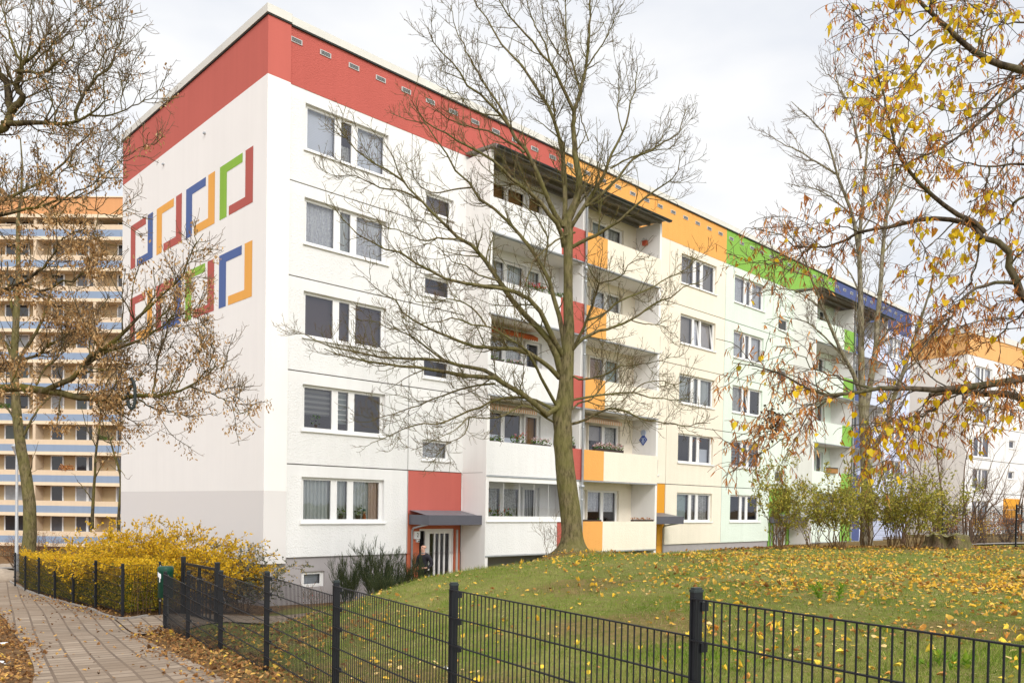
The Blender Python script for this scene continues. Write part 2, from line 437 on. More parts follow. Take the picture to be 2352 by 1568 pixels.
def _tps():
    X = GP[:, :2] / 20; n = len(X)
    r2 = ((X[:, None] - X[None]) ** 2).sum(-1); K = r2 * np.log(r2 + 1e-9) * .5
    K += np.eye(n) * 6e-4
    Pm = np.c_[np.ones(n), X]; A = np.zeros((n + 3, n + 3)); A[:n, :n] = K; A[:n, n:] = Pm; A[n:, :n] = Pm.T
    return X, np.linalg.solve(A, np.r_[GP[:, 2], 0, 0, 0])
_TX, _TW = _tps()
def ground(X, Y, rough=True):
    X = np.atleast_1d(np.asarray(X, float)); Y = np.atleast_1d(np.asarray(Y, float)); sh = X.shape
    q = np.stack([np.clip(X.ravel(), -80, 90), np.clip(Y.ravel(), -40, 110)], 1) / 20
    r2 = ((q[:, None] - _TX[None]) ** 2).sum(-1); K = r2 * np.log(r2 + 1e-9) * .5
    z = K @ _TW[:-3] + _TW[-3] + q @ _TW[-2:]
    z = np.clip(z, -4.2, 1.2)
    if rough:
        x, y = X.ravel(), Y.ravel()
        z = z + .13 * np.exp(-((x - 1.35) ** 2 + (y - 19.9) ** 2) / .9) + .012 * np.sin(x * 2.1 + 1.3 * np.sin(y * 1.3)) * np.cos(y * 1.7 + .6 * np.sin(x * 2.3)) + .006 * np.sin(x * 6.1 + y * 2) * np.sin(y * 5.3 - x)
    return z.reshape(sh)
def gz(x, y): return float(ground([x], [y])[0])
# ------------------------------------------------------------------ sky and sun
world = bpy.data.worlds.new('World'); scene.world = world; world.use_nodes = True
nt = world.node_tree; nt.nodes.clear()
SUN_EL, SUN_AZ = R(40), math.atan2(.30, -.78)          # azimuth from +Y towards +X: behind the viewer, a little to the right
def wn(t, **k):
    n = nt.nodes.new('ShaderNode' + t)
    for a, b in k.items(): setattr(n, a, b)
    return n
sky = wn('TexSky', sky_type='NISHITA', sun_disc=False); sky.sun_elevation = SUN_EL; sky.sun_rotation = SUN_AZ
sky.air_density = 1.0; sky.dust_density = 3.0
tc = wn('TexCoord'); mp = wn('Mapping'); mp.inputs['Scale'].default_value = (1.0, 1.0, 2.6)
nt.links.new(tc.outputs['Generated'], mp.inputs[0])
n1 = wn('TexNoise'); n1.inputs['Scale'].default_value = 2.3; n1.inputs['Detail'].default_value = 5; n1.inputs['Roughness'].default_value = .5
nt.links.new(mp.outputs[0], n1.inputs['Vector'])
cr = wn('ValToRGB'); e = cr.color_ramp.elements
e[0].position = .40; e[0].color = (.83, .86, .92, 1); e[1].position = .57; e[1].color = (1.03, 1.03, 1.03, 1)
nt.links.new(n1.outputs['Fac'], cr.inputs[0])
# the overcast is brightest around the veiled sun, behind the viewer
dt = wn('VectorMath', operation='DOT_PRODUCT'); nt.links.new(tc.outputs['Generated'], dt.inputs[0])
sd = (math.sin(SUN_AZ) * math.cos(SUN_EL), math.cos(SUN_AZ) * math.cos(SUN_EL), math.sin(SUN_EL)); dt.inputs[1].default_value = sd
mr = wn('MapRange', interpolation_type='SMOOTHSTEP'); mr.inputs['From Min'].default_value = .1; mr.inputs['From Max'].default_value = 1.0
mr.inputs['To Min'].default_value = 1.0; mr.inputs['To Max'].default_value = 2.1
nt.links.new(dt.outputs['Value'], mr.inputs['Value'])
mul = wn('VectorMath', operation='SCALE'); nt.links.new(cr.outputs[0], mul.inputs[0]); nt.links.new(mr.outputs[0], mul.inputs['Scale'])
b1 = wn('Background'); b1.inputs[1].default_value = .10; nt.links.new(sky.outputs[0], b1.inputs[0])
b2 = wn('Background'); b2.inputs[1].default_value = 1.08; nt.links.new(mul.outputs[0], b2.inputs[0])
mx = wn('MixShader'); mx.inputs[0].default_value = .9; nt.links.new(b1.outputs[0], mx.inputs[1]); nt.links.new(b2.outputs[0], mx.inputs[2])
wo = wn('OutputWorld'); nt.links.new(mx.outputs[0], wo.inputs[0])
sl = bpy.data.lights.new('sun', 'SUN'); sl.energy = 1.85; sl.angle = R(14); sl.color = (1, .96, .90)
so = bpy.data.objects.new('sun', sl); COL.objects.link(so)
so.rotation_euler = Vector(sd).to_track_quat('Z', 'Y').to_euler()

# ------------------------------------------------------------------ ground
FD = np.array([-.535, .845]); FN = np.array([.845, .535]); P0 = np.array([.902, 3.943])
PATH = [((.9, 1.6), (-2.6, 1.6)), ((-1.1, 6.0), (-3.9, 6.0)), ((-3.45, 9.76), (-5.75, 9.76)), ((-5.1, 12.3), (-7.3, 12.3)), ((-6.85, 14.95), (-9.3, 15.2)), ((-8.8, 17.9), (-11.6, 18.4)),
        ((-11.9, 21.9), (-14.5, 21.7)), ((-17.6, 29.0), (-20.2, 28.2)), ((-20.6, 33.2), (-23.6, 32.6))]
PATH2 = [((-6.95, 15.2), (-8.75, 17.9)), ((-6.25, 17.2), (-7.65, 18.95)), ((-5.1, 18.4), (-6.0, 20.1)), ((-4.0, 20.6), (-5.0, 21.8)), ((-2.7, 23.4), (-3.8, 24.4)), ((-.9, 26.7), (-1.9, 27.7))]
def inpoly(X, Y, rows):
    poly = np.array([r[0] for r in rows] + [r[1] for r in rows[::-1]]); ins = np.zeros(X.shape, bool); n = len(poly); j = n - 1
    for i in range(n):
        xi, yi = poly[i]; xj, yj = poly[j]
        c = ((yi > Y) != (yj > Y)) & (X < (xj - xi) * (Y - yi) / (yj - yi + 1e-12) + xi); ins ^= c; j = i
    return ins
def side(X, Y): return (X - P0[0]) * FN[0] + (Y - P0[1]) * FN[1]
def vnoise(X, Y, s, seed=0):
    a = seed * 1.7
    return .5 + .5 * (np.sin(X * s + a + 1.9 * np.sin(Y * s * .7 + a)) * np.cos(Y * s * 1.1 - a + 1.3 * np.sin(X * s * .9)))
def soil_mask(X, Y):
    lx, ly = wb(X, Y); s = side(X, Y)
    m = np.clip(.5 - s * 1.2, 0, 1) * (Y < 19)                       # path side of the fence
    m = np.maximum(m, np.clip((ly + 1.3) / .8, 0, 1) * (lx > -4) * (lx < 7) * (ly < 3))
    m = np.maximum(m, np.clip(1 - np.hypot((X - 12) / 7, (Y - 27) / 2.6), 0, 1) * 1.6)
    m = np.maximum(m, ((X < -6.3) & (Y > 17)) * 1.0)
    m = np.maximum(m, np.clip((Y - 30) / 4, 0, 1) * (X > 13) * .8)
    m = np.maximum(m, np.exp(-((X - 1.3) ** 2 + (Y - 19.7) ** 2) / .8) * 1.2)
    m = np.maximum(m, .55 * (vnoise(X, Y, .9, 12) > .80) * (side(X, Y) > 0))
    return np.clip(m, 0, 1)
gxs = np.unique(np.r_[-900, -500, -300, -200, -140, np.arange(-100, -24, 4), np.arange(-24, 22, .3), np.arange(22, 100, 4), 140, 200, 300, 500, 900])
gys = np.unique(np.r_[-300, -150, np.arange(-80, -2, 6), np.arange(-2, 36, .3), np.arange(36, 130, 4), 150, 200, 300, 500, 900, 1500])
GX, GY = np.meshgrid(gxs, gys); GZ = ground(GX, GY)
V = np.stack([GX, GY, GZ], -1).reshape(-1, 3); nx, ny = len(gxs), len(gys)
ii = (np.arange(ny - 1)[:, None] * nx + np.arange(nx - 1)[None]).ravel()
F = np.stack([ii, ii + 1, ii + nx + 1, ii + nx], 1)
k = N('lawn_earth'); c = k.coord()
at_ = k.n('Attribute', attribute_name='soil'); f1 = k.noise(c, .9, 6, .6); f2 = k.noise(c, 9, 5, .6); f3 = k.noise(c, 55, 3)
gcol = k.mix(k.ramp(f1, [(.35, (0, 0, 0)), (.65, (1, 1, 1))]), (.12, .18, .022), (.27, .26, .08))
gcol = k.mix(k.ramp(f2, [(.4, (0, 0, 0)), (.7, (1, 1, 1))]), gcol, (.19, .155, .06))
scol = k.ramp(f2, [(.3, (.075, .05, .03)), (.5, (.20, .115, .055)), (.72, (.32, .20, .10))])
cc = k.mix(at_.outputs['Fac'], gcol, scol)
M['earth'] = k.surf(cc, .95, f3, .7, .04, spec=.05)
gm = np_mesh('ground', V, F, M['earth'])
a = gm.attributes.new('soil', 'FLOAT', 'POINT'); a.data.foreach_set('value', soil_mask(GX, GY).ravel().astype(np.float32))
tag(link('ground', gm), 'uneven grassy ground with a low mound', kind='structure')

def strip(name, rows, mat, lift, nu=10, per=.35, parent=None):
    rows = np.array(rows, float); L = resample(np.c_[rows[:, 0], rows[:, 1]], max(4, int(np.linalg.norm(np.diff(rows[:, 0], axis=0), axis=1).sum() / per)))
    t = np.linspace(0, 1, nu)[None, :, None]; P = L[:, None, :2] * (1 - t) + L[:, None, 2:] * t
    z = ground(P[..., 0], P[..., 1], False) + lift
    V = np.concatenate([P, z[..., None]], -1).reshape(-1, 3); n, mm = P.shape[:2]
    ii = (np.arange(n - 1)[:, None] * mm + np.arange(mm - 1)[None]).ravel()
    o = link(name, np_mesh(name, V, np.stack([ii, ii + 1, ii + mm + 1, ii + mm], 1), mat)); return o, L
k = N('grey_concrete_pavers'); c = k.coord(rot=(0, 0, -2.135)); xj = k.math('LESS_THAN', k.math('MODULO', k.math('ADD', sep_z(k, c)[0], 300.0), .3), .04)
br = k.n('TexBrick', offset=0.0); k.l(c, br.inputs['Vector'])
for nm, v in (('Scale', 1.0), ('Mortar Size', .02), ('Mortar Smooth', .3), ('Brick Width', .30), ('Row Height', .30), ('Bias', 0.0)): br.inputs[nm].default_value = v
br.inputs['Color1'].default_value = (.27, .21, .155, 1); br.inputs['Color2'].default_value = (.39, .31, .235, 1); br.inputs['Mortar'].default_value = (.16, .12, .09, 1)
f = k.noise(k.coord(), .8, 6, .6); f2 = k.noise(k.coord(), 30, 3)
cc = k.mix(k.ramp(f, [(.4, (0, 0, 0)), (.75, (1, 1, 1))]), k.mix(k.math('MULTIPLY', xj, .55), br.outputs['Color'], (.13, .10, .075)), (.23, .17, .12))
hh = k.math('ADD', k.math('MULTIPLY', f2, .35), k.math('SUBTRACT', 1.0, br.outputs['Fac']))
M['pavers'] = k.surf(cc, .9, hh, .6, .015, spec=.15)
o, Lp = strip('path', PATH, M['pavers'], .028); tag(o, 'curving footpath of grey square pavers', kind='structure')
o, Lp2 = strip('path', PATH2, M['pavers'], .036); tag(o, 'paved side path running through the gate to the house door', kind='structure')
M['asphalt'] = m_plain('worn_asphalt', (.085, .085, .09), .9, .2, 6, .4, 80)
o, _ = strip('road', [((-80, 41.5), (-80, 35.5)), ((-40, 41), (-40, 35)), ((-20, 41), (-20, 35)), ((-8, 44), (-6, 38.5))], M['asphalt'], .045, per=1.2); tag(o, 'narrow asphalt road crossing behind the hedge', kind='structure')
o, _ = strip('pavement', [((-80, 46.5), (-80, 44)), ((-40, 46), (-40, 43.5)), ((-20, 46), (-20, 43.5)), ((-6, 48.5), (-6, 46.5))], M['concrete'], .14, per=1.2); tag(o, 'grey pavement on the far side of the road', kind='structure')
o, _ = strip('path', [((11.5, 33.5), (11.5, 32)), ((20, 33.5), (20, 32)), ((40, 36), (40, 33))], M['concrete'], .05, per=1.0); tag(o, 'pale concrete path beyond the far fence', kind='structure')
# kerb stones on the hedge side of the path
kb = MB()
Lk = np.array([r[0] for r in PATH[5:]]); Lk = resample(np.vstack([[-8.15, 18.25], Lk]), 60)
for i in range(59):
    a_, b_ = Lk[i], Lk[i + 1]; n_ = np.array([-(b_ - a_)[1], (b_ - a_)[0]]); n_ = -n_ / np.linalg.norm(n_) * .07
    g_ = (b_ - a_) * .02; a2, b2 = a_ + g_, b_ - g_; za, zb = gz(*a_), gz(*b_)
    q = [(*(a2), za), (*(b2), zb), (*(b2 + n_), zb), (*(a2 + n_), za)]
    kb.idx([(x, y, z - .1) for x, y, z in q] + [(x, y, z + .075) for x, y, z in q], [(4, 5, 6, 7), (0, 1, 5, 4), (1, 2, 6, 5), (2, 3, 7, 6), (3, 0, 4, 7), (0, 3, 2, 1)], M['concrete'])
tag(kb.build('kerb'), 'low concrete kerb along the path below the hedge', kind='structure')

# ---- grass blades
def lawn_ok(X, Y):
    lx, ly = wb(X, Y)
    return (side(X, Y) > .02) & ~((ly > -.9) & (lx > -1.4)) & ~((ly > -1.6) & (lx > 1.5) & (lx < 6.9)) & ~inpoly(X, Y, PATH2) & ~((Y > 17.4) & (X < -5.6)) & ~((X > 8) & (Y > 31.5))
def grass_pts(n, D0, D1, seed):
    g = np.random.default_rng(seed)
    D = D0 * (D1 / D0) ** g.random(n); px = g.uniform(-60, 2420, n)
    X = (px - 1176) / FPX * D; Y = D; ok = lawn_ok(X, Y)
    # strip outside the fence, thin grass
    out = (side(X, Y) > -.5) & (side(X, Y) <= .02) & (g.random(n) < .18) & (Y < 15)
    ok |= out
    return X[ok], Y[ok]
X, Y = grass_pts(250000, 3.0, 30, 5)
g = np.random.default_rng(9); n = len(X); D = Y
keep = g.random(n) > soil_mask(X, Y) * .8; X, Y = X[keep], Y[keep]; n = len(X); D = Y
tuft = vnoise(X, Y, 1.3, 2) * .6 + vnoise(X, Y, 4.3, 5) * .4
h = (.03 + .075 * g.random(n) ** 1.7) * (.35 + 1.25 * tuft); w = np.maximum(.004 * (1 + .5 * g.random(n)), D * .00042)
pos = np.stack([X, Y, ground(X, Y) - .004], 1); yax = np.stack([g.normal(0, .45, n), g.normal(0, .45, n), np.ones(n)], 1)
k = N('grass_blade'); gg = k.n('NewGeometry'); c = k.coord()
ca = k.ramp(gg.outputs['Random Per Island'], [(0, (.06, .13, .008)), (.5, (.18, .31, .018)), (.82, (.36, .45, .05)), (1, (.70, .60, .26))])
dry = k.ramp(k.noise(c, .75, 5, .6), [(.44, (0, 0, 0)), (.62, (1, 1, 1))])
ca = k.mix(k.math('MULTIPLY', dry, .5), ca, (.42, .36, .12))
cl_ = k.ramp(k.noise(c, 4.5, 4, .6), [(.36, (.45, .55, .40)), (.62, (1.0, 1.0, 1.0)), (.8, (1.15, 1.12, .95))]); ca = k.mix(1.0, ca, cl_, 'MULTIPLY')
M['grass'] = k.surf(ca, .7, trans=.35, spec=.15)
o = leaf_obj('grass', pos, np.stack([w, h, h], 1), yax, BLADE, M['grass'], seed=4); tag(o, 'short autumn lawn grass, green with dry tan patches', 'grass', kind='stuff')

X, Y = grass_pts(60000, 3.0, 26, 15); n = len(X); g = np.random.default_rng(19)
kp = g.random(n) < .15 + .6 * (vnoise(X, Y, .8, 9) > .45); X, Y = X[kp], Y[kp]; n = len(X)
an = g.uniform(0, 2 * np.pi, n); ll = g.uniform(.03, .09, n); ww = np.maximum(.003, Y * .0004)
M['straw'] = m_island('dry_straw_blade', [(0, (.22, .16, .07)), (.6, (.42, .33, .15)), (1, (.62, .52, .28))], .8, .2)
o = leaf_obj('dry_grass', np.stack([X, Y, ground(X, Y) + g.uniform(.004, .04, n)], 1), np.stack([ww, ll, ll], 1), np.stack([np.cos(an), np.sin(an), g.normal(.15, .3, n)], 1), BLADE, M['straw'], seed=14); tag(o, 'dry straw-coloured blades lying in the lawn', 'dry grass', kind='stuff')
# ------------------------------------------------------------------ main building
B = empty('apartment_building', 'long panel block with red, orange, green and blue sections and painted squares on its gable', 'apartment building', BO, YAW)
AX1, AX2 = 11.88, 36.28
def wall_open(mb, x0, x1, z0, z1, ops, mat, y=0.0, grooves=(), vgrooves=(), jm=None):
    """front wall plane with real openings (x0,x1,z0,z1,depth) and recessed panel joints"""
    zs = sorted({z0, z1, *[o[2] for o in ops], *[o[3] for o in ops], *[a for q in grooves for a in (q[0] - q[1], q[0] + q[1])]})
    xs = sorted({x0, x1, *[o[0] for o in ops], *[o[1] for o in ops], *[a for q in vgrooves for a in (q[0] - q[1], q[0] + q[1])]})
    zs = [z for z in zs if z0 <= z <= z1]; xs = [x for x in xs if x0 <= x <= x1]
    def dep(xc, zc):
        for o in ops:
            if o[0] < xc < o[1] and o[2] < zc < o[3]: return None
        for q in grooves:
            if abs(zc - q[0]) < q[1] and q[2] < xc < q[3]: return .035
        for q in vgrooves:
            if abs(xc - q[0]) < q[1] and q[2] < zc < q[3]: return .035
        return 0.0
    for i in range(len(xs) - 1):
        for j in range(len(zs) - 1):
            a, b, c_, d_ = xs[i], xs[i + 1], zs[j], zs[j + 1]
            if b - a < 1e-6 or d_ - c_ < 1e-6: continue
            dp = dep((a + b) / 2, (c_ + d_) / 2)
            if dp is None: continue
            yy = y + dp; mm = jm if dp else mat
            mb.face([(a, yy, c_), (b, yy, c_), (b, yy, d_), (a, yy, d_)], mm)
            if dp:      # groove cheeks towards flush neighbours
                for (ax, az, bx, bz, nx_, nz_) in ((a, c_, b, c_, 0, -1), (a, d_, b, d_, 0, 1), (a, c_, a, d_, -1, 0), (b, c_, b, d_, 1, 0)):
                    e = 1e-3; xm, zm = (ax + bx) / 2 + nx_ * e, (az + bz) / 2 + nz_ * e
                    if x0 < xm < x1 and z0 < zm < z1 and dep(xm, zm) == 0.0:
                        mb.face([(ax, y, az), (bx, y, bz), (bx, yy, bz), (ax, yy, az)], mat)
    for (a, b, c_, d_, dp) in ops:
        for p in (((a, c_), (a, d_)), ((b, d_), (b, c_)), ((a, d_), (b, d_)), ((b, c_), (a, c_))):
            (xa, za), (xb, zb) = p
            mb.face([(xa, y, za), (xb, y, zb), (xb, y + dp, zb), (xa, y + dp, za)], mat)

def curtain(win, x0, x1, z0, z1, y, mat, fold=.10, amp=.018, name='curtain'):
    n = max(2, int((x1 - x0) / fold * 6)); mb = MB(); v = []
    for i in range(n + 1):
        x = x0 + (x1 - x0) * i / n; yy = y + (amp * math.sin(x / fold * 2 * math.pi) + amp * .5 * math.sin(x / fold * 3.1 + 1) if amp else 0)
        v += [(x, yy, z0), (x, yy, z1)]
    mb.idx(v, [(2 * i, 2 * i + 2, 2 * i + 3, 2 * i + 1) for i in range(n)], mat, True)
    return mb.build(name, win)

def window(x0, x1, z0, z1, sashes, covers=(), y=.11, fr=.055, sill=True, parent=None, open_=(), name='window', glass='glass'):
    """white plastic window: outer frame, posts, sashes; children pane, sill, curtain / blind"""
    parent = parent or B; mb = MB(); d = .07; P = M['pvc']
    mb.box(x0, x1, y, y + d, z0, z0 + fr, P); mb.box(x0, x1, y, y + d, z1 - fr, z1, P)
    mb.box(x0, x0 + fr, y, y + d, z0 + fr, z1 - fr, P); mb.box(x1 - fr, x1, y, y + d, z0 + fr, z1 - fr, P)
    sp = MB(); prev = None
    for i, (a, b) in enumerate(sashes):
        s = .045; za, zb = z0 + fr + .03, z1 - fr - .03
        yy = y + .012
        if i not in open_:
            mb.box(a - s, b + s, yy - .02, yy + d - .01, za - s, za, P); mb.box(a - s, b + s, yy - .02, yy + d - .01, zb, zb + s, P)
            mb.box(a - s, a, yy - .02, yy + d - .01, za, zb, P); mb.box(b, b + s, yy - .02, yy + d - .01, za, zb, P)
            sp.face([(a, y + .03, za), (b, y + .03, za), (b, y + .03, zb), (a, y + .03, zb)], M[glass])
        else:           # tilted inwards at the top
            t = .16
            for (ax, bx, az, bz) in ((a - s, b + s, za - s, za), (a - s, b + s, zb, zb + s), (a - s, a, za, zb), (b, b + s, za, zb)):
                def yo(z): return yy - .02 + t * (z - za) / (zb - za)
                v = [(X_, yo(Z_) + dy, Z_) for dy in (0, .06) for (X_, Z_) in ((ax, az), (bx, az), (bx, bz), (ax, bz))]
                mb.idx(v, [(0, 1, 2, 3), (7, 6, 5, 4), (0, 4, 5, 1), (1, 5, 6, 2), (2, 6, 7, 3), (3, 7, 4, 0)], P)
            sp.face([(a, y + .03, za), (b, y + .03, za), (b, y + .03 + t, zb), (a, y + .03 + t, zb)], M[glass])
        if prev is not None: mb.box(prev + s, a - s, y, y + d, z0 + fr, z1 - fr, P)
        else: mb.box(x0 + fr, a - s, y, y + d, z0 + fr, z1 - fr, P) if a - s > x0 + fr else None
        prev = b
    if prev + .045 < x1 - fr: mb.box(prev + .045, x1 - fr, y, y + d, z0 + fr, z1 - fr, P)
    w = mb.build(name, parent); sp.build('pane', w)
    if sill:
        sm = MB(); sm.prism([(-.055, z0 - .062), (-.055, z0 - .03), (y + .005, z0 + .002), (y + .005, z0 - .03)], 0, x0 - .05, x1 + .05, M['sill'])
        sm.box(x0 - .055, x0 - .04, -.058, y, z0 - .065, z0 + .03, M['sill']); sm.box(x1 + .04, x1 + .055, -.058, y, z0 - .065, z0 + .03, M['sill']); sm.build('sill', w)
    for cv in covers:
        (i, kind, lo, hi) = cv[:4]; a, b = sashes[i]; fa, fb = (cv[4], cv[5]) if len(cv) > 4 else (0, 1)
        W = b - a + .08; xa, xb = a - .04 + W * fa, a - .04 + W * fb; H = z1 - z0
        flat = kind.startswith('blind') or kind == 'bead'
        curtain(w, xa, xb, z0 + H * lo, z0 + H * hi, y + .17 + (.02 if flat else 0) - (.04 if kind == 'cur_peach' else 0), M[kind], amp=0 if flat else .018, name='blind' if flat else 'curtain')
    return w

def win3(f, k, covers, open_=()):
    """three-light window of storey k; f maps section coordinate to x"""
    z0, z1 = 1.06 + 2.8 * k, 2.43 + 2.8 * k
    ss = [(.65, 1.61), (1.83, 2.21), (2.43, 3.42)]; xs = sorted([f(.53), f(3.55)])
    if f(1) < f(0):
        ss = [(f(b), f(a)) for a, b in ss[::-1]]; cv = [(2 - c[0], *c[1:4], *((1 - c[5], 1 - c[4]) if len(c) > 4 else ())) for c in covers]; open_ = tuple(2 - i for i in open_)
    else: ss = [(f(a), f(b)) for a, b in ss]; cv = covers
    return window(xs[0], xs[1], z0, z1, ss, cv, open_=open_)

SEC = [dict(f=lambda s: s, x=(0.0, AX1), wall='wall_white', band='band_red', accent='band_red', entry='entry_brown', lab='white'),
       dict(f=lambda s: 2 * AX1 - s, x=(AX1, 24.06), wall='wall_cream', band='band_orange', accent='band_orange', entry='entry_orange', lab='cream'),
       dict(f=lambda s: 24.4 + s, x=(24.06, AX2), wall='wall_mint', band='band_green', accent='band_green', entry='entry_green', lab='mint'),
       dict(f=lambda s: 2 * AX2 - 24.4 - s, x=(AX2, 47.85), wall='wall_lilac', band='band_blue', accent='band_blue', entry='entry_blue', lab='pale blue')]
full = lambda kd: [(0, kd, 0, 1), (1, kd, 0, 1), (2, kd, 0, 1)]
COV = {0: [[(0, 'cur_grey', 0, 1), (1, 'cur_grey', 0, 1, .25, 1), (2, 'cur_grey', 0, 1, 0, .7), (2, 'cur_peach', 0, 1, .66, 1)],
           [(0, 'blind_zebra', .36, 1), (1, 'blind_zebra_white', .22, 1)],
           full('blind_dark'),
           [(0, 'cur_white', 0, 1), (1, 'cur_grey', 0, 1), (2, 'cur_white', 0, 1)],
           [(0, 'blind_white', 0, 1), (1, 'cur_dark', 0, .45), (2, 'blind_white', 0, 1)]],
       1: [[(2, 'blind_teal', 0, 1), (1, 'cur_dark', 0, 1), (0, 'cur_dark', 0, 1)], [(0, 'blind_white', 0, .55)], full('cur_grey'), [(0, 'blind_taupe', 0, 1), (1, 'cur_white', 0, 1), (2, 'blind_taupe', 0, 1)], full('blind_taupe')],
       2: [[(1, 'cur_dark', 0, 1)], full('blind_zebra'), [(0, 'cur_dark', 0, 1)], full('cur_white'), full('cur_white')],
       3: [full('cur_grey'), full('blind_dark'), full('cur_dark'), full('cur_white'), full('blind_white')]}
BALC = {0: [('cur_dark', 'cur_dark', 'bead'), (('blind_white', 0, .45), ('blind_white', 0, .4), 'blind_wood'), ('cur_dark', 'cur_dark', None), ('cur_dark', 'cur_grey', 'cur_grey'), ('blind_wood', 'blind_wood', 'blind_wood')],
        1: [(('cur_white', .42, 1), ('cur_white', .42, 1), None), (('blind_taupe', .55, 1), ('cur_dark', 0, 1), None), ('blind_wood', 'blind_teal', None), (('cur_white', 0, 1), 'cur_dark', None), ('cur_grey', 'cur_dark', None)],
        2: [('cur_dark', None, None)] * 5, 3: [('cur_dark', None, 'cur_grey')] * 5}
for si, S in enumerate(SEC):
    f = S['f']; ops = []; r = lambda a, b: tuple(sorted((f(a), f(b))))
    for k in range(5):
        ops.append((*r(.53, 3.55), 1.06 + 2.8 * k, 2.43 + 2.8 * k, .2))
        if k: ops.append((*r(5.1, 6.32), .40 + 2.8 * k, 1.08 + 2.8 * k, .2))
        ops.append((*r(7.9, 9.98), .82 + 2.8 * k, 2.38 + 2.8 * k, .2)); ops.append((*r(10.03, 10.9), .08 + 2.8 * k, 2.38 + 2.8 * k, .2))
    x0, x1 = S['x']; ex = r(4.52, 6.88)
    mb = MB(); jx = r(0 if si in (0,) else -.4, 6.9)
    gr = [(2.8 * k, .017, jx[0], jx[1]) for k in range(1, 5)]
    vg = [(f(4.5), .016, 0, 14)]
    if si == 2: vg.append((x0 + .012, .012, -2, 14))
    ops2 = ops + [(*ex, 0, 2.8 - .017, .0)]
    wall_open(mb, x0, x1, 0, 14.0, ops2, M[S['wall']], grooves=gr, vgrooves=vg, jm=M['joint'])
    mb.face([(x0, 1.3, -1.5), (x1, 1.3, -1.5), (x1, 1.3, 14), (x0, 1.3, 14)], M['room'])  # dark sheet behind the openings, painting the unlit interior
    tag(mb.build('wall', B), S['lab'] + ' roughcast facade section')
    # coloured attic band with a joint
    bb = MB(); xj = f(5.72)
    wall_open(bb, x0, x1, 14.0, 15.70, [], M[S['band']], y=-.012, vgrooves=[(xj, .018, 14, 15.7)], jm=M[S['band']])
    bb.face([(x0, 0, 14), (x1, 0, 14), (x1, -.012, 14), (x0, -.012, 14)], M[S['band']])
    tag(bb.build('roof_band', B), {0: 'red', 1: 'orange', 2: 'green', 3: 'blue'}[si] + ' painted attic band')
    # plinth, open where the entrance steps back
    pl = MB(); pops = [(*ex, -2.2, 0, .0)]
    if si == 0: pops.append((.60, 1.40, -.93, -.46, .12))
    wall_open(pl, x0 - (.6 if si == 0 else 0), x1, -2.2, 0, pops, M['plinth'], y=.07)
    pl.face([(x0, .0, 0), (x1, .0, 0), (x1, .07, 0), (x0, .07, 0)], M['plinth']); pl.build('plinth', B)
    # windows
    for k in range(5):
        win3(f, k, COV[si][k], open_=((1,) if (si, k) in ((1, 3), (2, 2)) else ()) + ((0,) if (si, k) == (1, 3) else ()))
        if k:
            a, b = r(5.1, 6.32); kd = [('cur_white', 0, 1), None, None, ('blind_dark', 0, 1)][k - 1] if si == 0 else None
            window(a, b, .40 + 2.8 * k, 1.08 + 2.8 * k, [(a + .10, b - .10)], [(0, *kd)] if kd else [(0, 'blind_dark', 0, .5)] if k % 2 else [], name='stair_window')
        a, b = r(7.9, 9.98); c_, d_ = r(10.03, 10.9); kd = BALC[si][k]
        ss = [(a + .12, a + .97), (a + 1.15, b - .12)]
        if f(1) < f(0): kd = (kd[0], kd[1], kd[2])
        cv = [(i, kd[i], 0, 1) if isinstance(kd[i], str) else (i, *kd[i]) for i in (0, 1) if kd[i]]
        window(a, b, .82 + 2.8 * k, 2.38 + 2.8 * k, ss, cv, name='balcony_window', sill=False)
        window(c_, d_, .08 + 2.8 * k, 2.38 + 2.8 * k, [(c_ + .13, d_ - .13)], [(0, kd[2], 0, 1)] if kd[2] else [], name='balcony_door', sill=False)
    # ---- entrance
    a, b = ex; en = MB(); E_ = M[S['entry']]; Dx = r(5.05, 6.62)
    en.face([(a, .01, 1.35), (b, .01, 1.35), (b, .01, 2.79), (a, .01, 2.79)], M['band_red_smooth'] if si == 0 else E_)
    wall_open(en, a, b, -2.2, 1.35, [(*Dx, -2.2, .82, .14)], E_, y=.03)
    en.build('entrance_wall', B)
    dr = MB(); P = M['pvc']; y0 = .10; dz0, dz1 = -1.36, .82
    dr.box(Dx[0], Dx[1], y0, y0 + .08, dz1 - .07, dz1, P)
    la, lb = r(5.40, 6.62); dr.box(Dx[0], Dx[0] + .05, y0, y0 + .08, dz0, dz1 - .07, P); dr.box(Dx[1] - .05, Dx[1], y0, y0 + .08, dz0, dz1 - .07, P)
    dr.box(*r(5.36, 5.42), y0, y0 + .08, dz0, dz1 - .07, P)
    dr.box(*r(5.10, 5.36), y0 + .3, y0 + .32, dz0, dz1, M['dark'])
    # door leaf with four glass strips
    st = [5.44, 5.60, 5.64 + .16, 5.86, 6.10, 6.34, 6.56]
    gl = MB(); xs_ = np.linspace(5.56, 6.44, 5)
    dr.box(*r(5.43, 6.56), y0 + .01, y0 + .07, dz0, dz0 + .42, P); dr.box(*r(5.43, 6.56), y0 + .01, y0 + .07, dz1 - .17, dz1 - .075, P)
    dr.box(*r(5.43, 5.56), y0 + .01, y0 + .07, dz0 + .42, dz1 - .17, P); dr.box(*r(6.44, 6.56), y0 + .01, y0 + .07, dz0 + .42, dz1 - .17, P)
    for i in range(1, 4): dr.box(*r(xs_[i] - .03, xs_[i] + .03), y0 + .005, y0 + .075, dz0 + .42, dz1 - .17, P)
